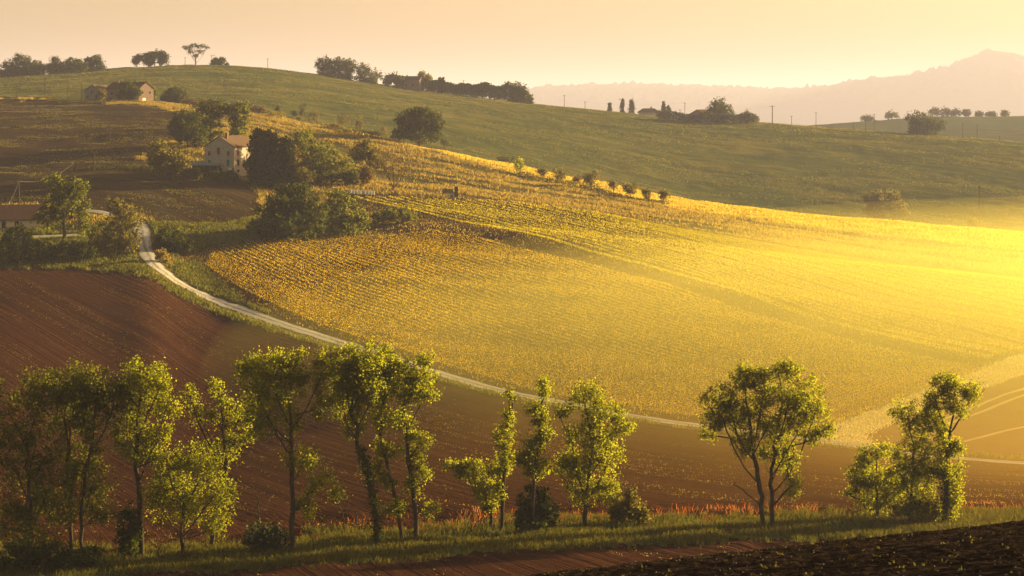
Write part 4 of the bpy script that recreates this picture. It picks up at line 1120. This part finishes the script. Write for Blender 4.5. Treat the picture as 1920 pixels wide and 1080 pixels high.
cable(pole_top[1448], pole_top[1284], 1.5, 'thin cable passing over the ridge barn')

# ------------------------------------------------------------------ small things above the vineyard
g0 = hit(845, 375, 380, 500)
st = empty('wooden_stand', g0, 'small weathered timber stand with open panels at the vineyard top', 'stand')
for xx, hh in ((-2.2, 2.6), (.6, 2.6), (1.1, 3.2), (1.9, 3.2)):
    b = Buf(); b.box(xx - .09, xx + .09, -.09, .09, -.3, hh); b.out('post', M['wood'], st)
b = Buf(); b.box(-2.1, .5, -.05, .05, 1.3, 2.5); b.out('panel', M['clod'], st)
b = Buf(); b.box(1.2, 1.8, -.05, .05, .3, 3.1); b.out('panel', M['wood'], st)
V_, Q_ = tubes([(0, 0, 0), (0, 0, .95)], [(0, 0, .95), (0, 0, .97)], [.35, .35], [.35, .02], 14)
o = obj('water_drum', V_, [Q_], M['blue']); o.location = g0 + np.array([.3, -.6, 0]); tag(o, 'small blue drum in front of the timber stand', 'drum')
for k, px in enumerate([657, 663, 669, 675, 684, 690, 695, 700]):
    p = hit(px, 366 + k * .4, 380, 500)
    root = empty('white_hive', p, '%s white box from the left in the row at the vineyard top' % ['first', 'second', 'third', 'fourth', 'fifth', 'sixth', 'seventh', 'last'][k], 'beehive', 'white boxes in a row')
    b = Buf(); b.box(-.28, .28, -.28, .28, .25, 1.05); b.out('box', M['white'], root)
    b = Buf(); b.box(-.34, .34, -.34, .34, 1.053, 1.2); b.out('lid', M['white'], root)
    b = Buf(); b.box(-.25, .25, -.2, .2, -.1, .247); b.out('stand', M['wood'], root)
# crest fence
fp = np.array([hit(px, py, 440, 660)[:2] for px, py in [(700,262),(760,278),(830,296),(900,312),(960,326),(1000,334)]])
fc_ = polyline(fp, 3.0); fz = ground_z(fc_[:, 0], fc_[:, 1])
fo = np.array([fc_[0, 0], fc_[0, 1], fz[0]])
fr = empty('post_fence', fo, 'thin post and wire fence along the bright crest right of the oak', 'fence')
for p, z in zip(fc_, fz):
    q = np.array([p[0], p[1], z]) - fo
    V_, Q_ = tubes([q + [0, 0, -.2]], [q + [0, 0, 1.9]], [.07], [.06], 5)
    obj('post', V_, [Q_], M['wood'], fr)
P3 = np.column_stack([fc_, fz]) - fo
b = Buf()
for hz in (.8, 1.5):
    b.add(*tubes(P3[:-1] + [0, 0, hz], P3[1:] + [0, 0, hz], np.full(len(P3) - 1, .015), np.full(len(P3) - 1, .015), 3))
b.out('wire', M['metal'], fr)

# ------------------------------------------------------------------ grass, weeds, flowers (uncountable)
cpx, cpy, cS, cY = cx_(gPX), cx_(gP), cx_(gS), cx_(gY)
offroad = np.ones(len(cpx), bool)
_c = np.nonzero((cS > 6.8) & (cS < 8.4))[0]
for _k in range(0, len(_c), 4000):
    _q = _c[_k:_k + 4000]
    _p = np.column_stack([(cpx[_q] - CX) / F * cY[_q], cY[_q]])
    for _rc in ROADS:
        offroad[_q] &= np.min(np.linalg.norm(_p[:, None, :] - _rc[None, ::2, :], axis=2), axis=1) > 2.7
def scatter(mask, n, r, weight=None):
    """n random points on the land, even over ground area"""
    idx = np.nonzero(mask & offroad)[0]
    q = quads[idx]
    a = np.linalg.norm(np.cross(V[q[:, 1]] - V[q[:, 0]], V[q[:, 3]] - V[q[:, 0]]), axis=1)
    if weight is not None: a = a * weight[idx]
    c = np.cumsum(a); c /= c[-1]
    s = np.searchsorted(c, r.uniform(0, 1, n))
    u, v = r.uniform(0, 1, (2, n, 1))
    q = q[s]
    return (V[q[:, 0]] * (1 - u) + V[q[:, 1]] * u) * (1 - v) + (V[q[:, 3]] * (1 - u) + V[q[:, 2]] * u) * v, idx[s]
def blades(P, h, w, r, nb=3, spread=.3, lean=.35):
    P = np.repeat(P, nb, 0) + np.column_stack([r.normal(size=(len(P) * nb, 2)) * spread, np.zeros(len(P) * nb)])
    n = len(P)
    hh = h * r.uniform(.5, 1.25, n)
    a = r.uniform(0, math.pi, n); d = np.column_stack([np.cos(a), np.sin(a), np.zeros(n)]) * (w * r.uniform(.6, 1.3, n))[:, None]
    tip = np.column_stack([r.normal(size=(n, 2)) * lean * hh[:, None], hh])
    V_ = np.stack([P - d, P + d, P + tip + d * .4, P + tip - d * .4], 1).reshape(-1, 3)
    V_[:, 2] -= .03
    return V_, np.arange(4 * n).reshape(-1, 4)
def stuff(name, mask, n, h, w, mat, seed, nb=3, spread=.3, weight=None, lean=.35, label=None):
    r = np.random.default_rng(seed)
    P, _ = scatter(mask, n, r, weight)
    V_, Q_ = blades(P, h, w, r, nb, spread, lean)
    tag(obj(name, V_, [Q_], M[mat]), label, name.replace('_', ' '), kind='stuff')
view = (cpx > -60) & (cpx < 1980)
patch = fbm(cpx / 60, cpy / 9, 55, 4)
fcx, fcy = cx_(ac), (cpx - CX) / F * cY
gold = np.clip((fbm(fcx / 7 + .03 * fcy, fcy / 42, 55, 4) - .47) * 9, 0.03, 1)
hgold = np.clip((fbm(fcx / 13 + .02 * fcy, fcy / 60, 56, 4) - .47) * 8, 0.05, 1)
fcx, fcy = cx_(ac), (cpx - CX) / F * cY
frow = np.clip((fbm(fcx / 2.2, fcy / 45, 57, 3) - .50) * 7, .02, 1) * np.clip((fbm(fcy / 40, fcx / 25, 61, 3) - .38) * 4, .05, 1)
urow = np.clip((fbm((fcx + .45 * fcy) / 9, (fcy - .45 * fcx) / 24, 58, 5) - .50) * 8, .03, 1)
stuff('verge_grass', view & (cls == 2), 17000, .47, .03, 'grass_bank', 801, 5, .25, np.clip((fbm(cpx / 50, cpy / 14, 63, 3) - .3) * 3, .12, 1), label='tall green grass on the bank under the tree row')
stuff('meadow_grass', view & (cls == 4) & (cS > 8), 75000, .6, .11, 'grass', 802, 3, .5, gold, label='golden tussocks of tall meadow grass')
stuff('bank_grass', view & (cls == 4) & (cS <= 8), 26000, .55, .10, 'grass_green', 803, 3, .4, np.clip((patch - .3) * 3, .1, 1), label='rough grass on the banks beside the gravel road')
stuff('hill_grass', view & (cls == 9) & (cS < 15.1), 52000, .42, .14, 'grass_hill', 804, 3, .9, hgold, label='patches of tall grass on the green hill')
stuff('ripe_grain', view & (cls == 5), 60000, .5, .10, 'grass_gold', 805, 3, .5, label='bright ripe crop along the crest')
stuff('dry_grass', view & (cls == 8), 6000, .22, .07, 'straw', 806, 3, .5, label='short dry grass on the pale track by the vineyard')
stuff('weeds', view & (cls == 1) & (cpy > 480), 9000, .10, .05, 'grass', 807, 2, .2, frow, label='small weeds sprouting in the ploughed field')
stuff('field_weeds', view & (cls == 6), 8000, .25, .09, 'grass_hill', 808, 3, .5, urow, label='weeds in streaks over the upper brown field')
stuff('vineyard_weeds', view & (cls == 3), 30000, .35, .10, 'grass', 809, 2, .5, label='low weeds between the vine rows')
fl = np.clip((fbm(cpx / 40, cpy / 8, 59, 3) - .3) * 3, .1, 1)
stuff('red_flowers', view & (cS > 5.93) & (cS < 6.12) & (((cpx > 560) & (cpx < 1560)) | (cpx > 1800)), 650, .5, .03, 'poppy', 810, 2, .25, fl * np.clip((cpx - 500) / 500, .15, 1), .4, label='red orange flowers along the far edge of the grass bank')
stuff('sprouts', view & (cls == 0) & (cS > 1.0) & (cpx > 900), 900, .08, .03, 'grass_bank', 811, 3, .06, np.clip((fbm(cpx / 60, cpy / 5, 60, 3) - .4) * 5, .05, 1), label='green sprouts in the dark field')
r = np.random.default_rng(812)
P, _ = scatter(view & (cls == 0) & (cS > .9) & (cpx > 900), 9000, r)
V_, Q_ = leaf_quads(P + [0, 0, .03], .05, r, .8)
tag(obj('stones', V_, [Q_], M['clod']), 'pale stones and straw bits on the dark field', 'stones', kind='stuff')

# ------------------------------------------------------------------ air
def volume_box(name, x0, x1, y0, y1, z0, z1, dens, col, g):
    b = Buf(); b.box(x0, x1, y0, y1, z0, z1)
    m, nt, out = new_mat(name + '_air')
    v = nt.nodes.new('ShaderNodeVolumePrincipled')
    v.inputs['Color'].default_value = (*col, 1)
    v.inputs['Density'].default_value = dens
    v.inputs['Anisotropy'].default_value = g
    nt.links.new(v.outputs[0], out.inputs['Volume'])
    o = b.out(name, m)
    return tag(o, kind='stuff')
zmin = float(V[:, 2].min())
volume_box('haze', -12000, 12000, -40, 34000, zmin - 1, float(V[:, 2].max()) + 25, 0.000105, (.55, .55, .83), .2)

def mist(name, label, c, rx, ry, rz, dens, col, g):
    u = np.linspace(0, math.pi, 17); v = np.linspace(0, 2 * math.pi, 33)[:-1]
    P = [(rx * math.sin(a) * math.cos(b), ry * math.sin(a) * math.sin(b), rz * math.cos(a)) for a in u[1:-1] for b in v] + [(0, 0, rz), (0, 0, -rz)]
    n = 32; q = [(i * n + j, (i + 1) * n + j, (i + 1) * n + (j + 1) % n, i * n + (j + 1) % n) for i in range(14) for j in range(n)]
    t = [(480, j, (j + 1) % n) for j in range(n)] + [(481, 14 * n + (j + 1) % n, 14 * n + j) for j in range(n)]
    m, nt, out = new_mat(name + '_air')
    w = nt.nodes.new('ShaderNodeVolumePrincipled')
    w.inputs['Color'].default_value = (*col, 1); w.inputs['Density'].default_value = dens; w.inputs['Anisotropy'].default_value = g
    nt.links.new(w.outputs[0], out.inputs['Volume'])
    o = obj(name, P, [q, t], m); o.location = c
    tag(o, label, 'mist', kind='stuff')
rm = np.random.default_rng(5)
for q in range(9):
    f = 0.35 + 0.12 * q
    mist('mist', 'sunlit morning mist over the right part of the vineyard', (130 + rm.normal() * 8 - 2 * q, 356 + rm.normal() * 8 - 3 * q, -41 + rm.normal() * 1.0),
         130 * f, 98 * f, 5 + 17 * f, .00102, (1.0, .86, .22), .6)
for q in range(6):
    f = 0.4 + 0.15 * q
    mist('mist', 'golden mist tinted orange to add a glow over the ploughed field at the right', (88 + rm.normal() * 4, 228 + rm.normal() * 4, -46 + rm.normal() * .5), 105 * f, 66 * f, 3 + 10 * f, .0007, (1.0, .58, .12), .6)  # warm glow put into the mist by its orange colour
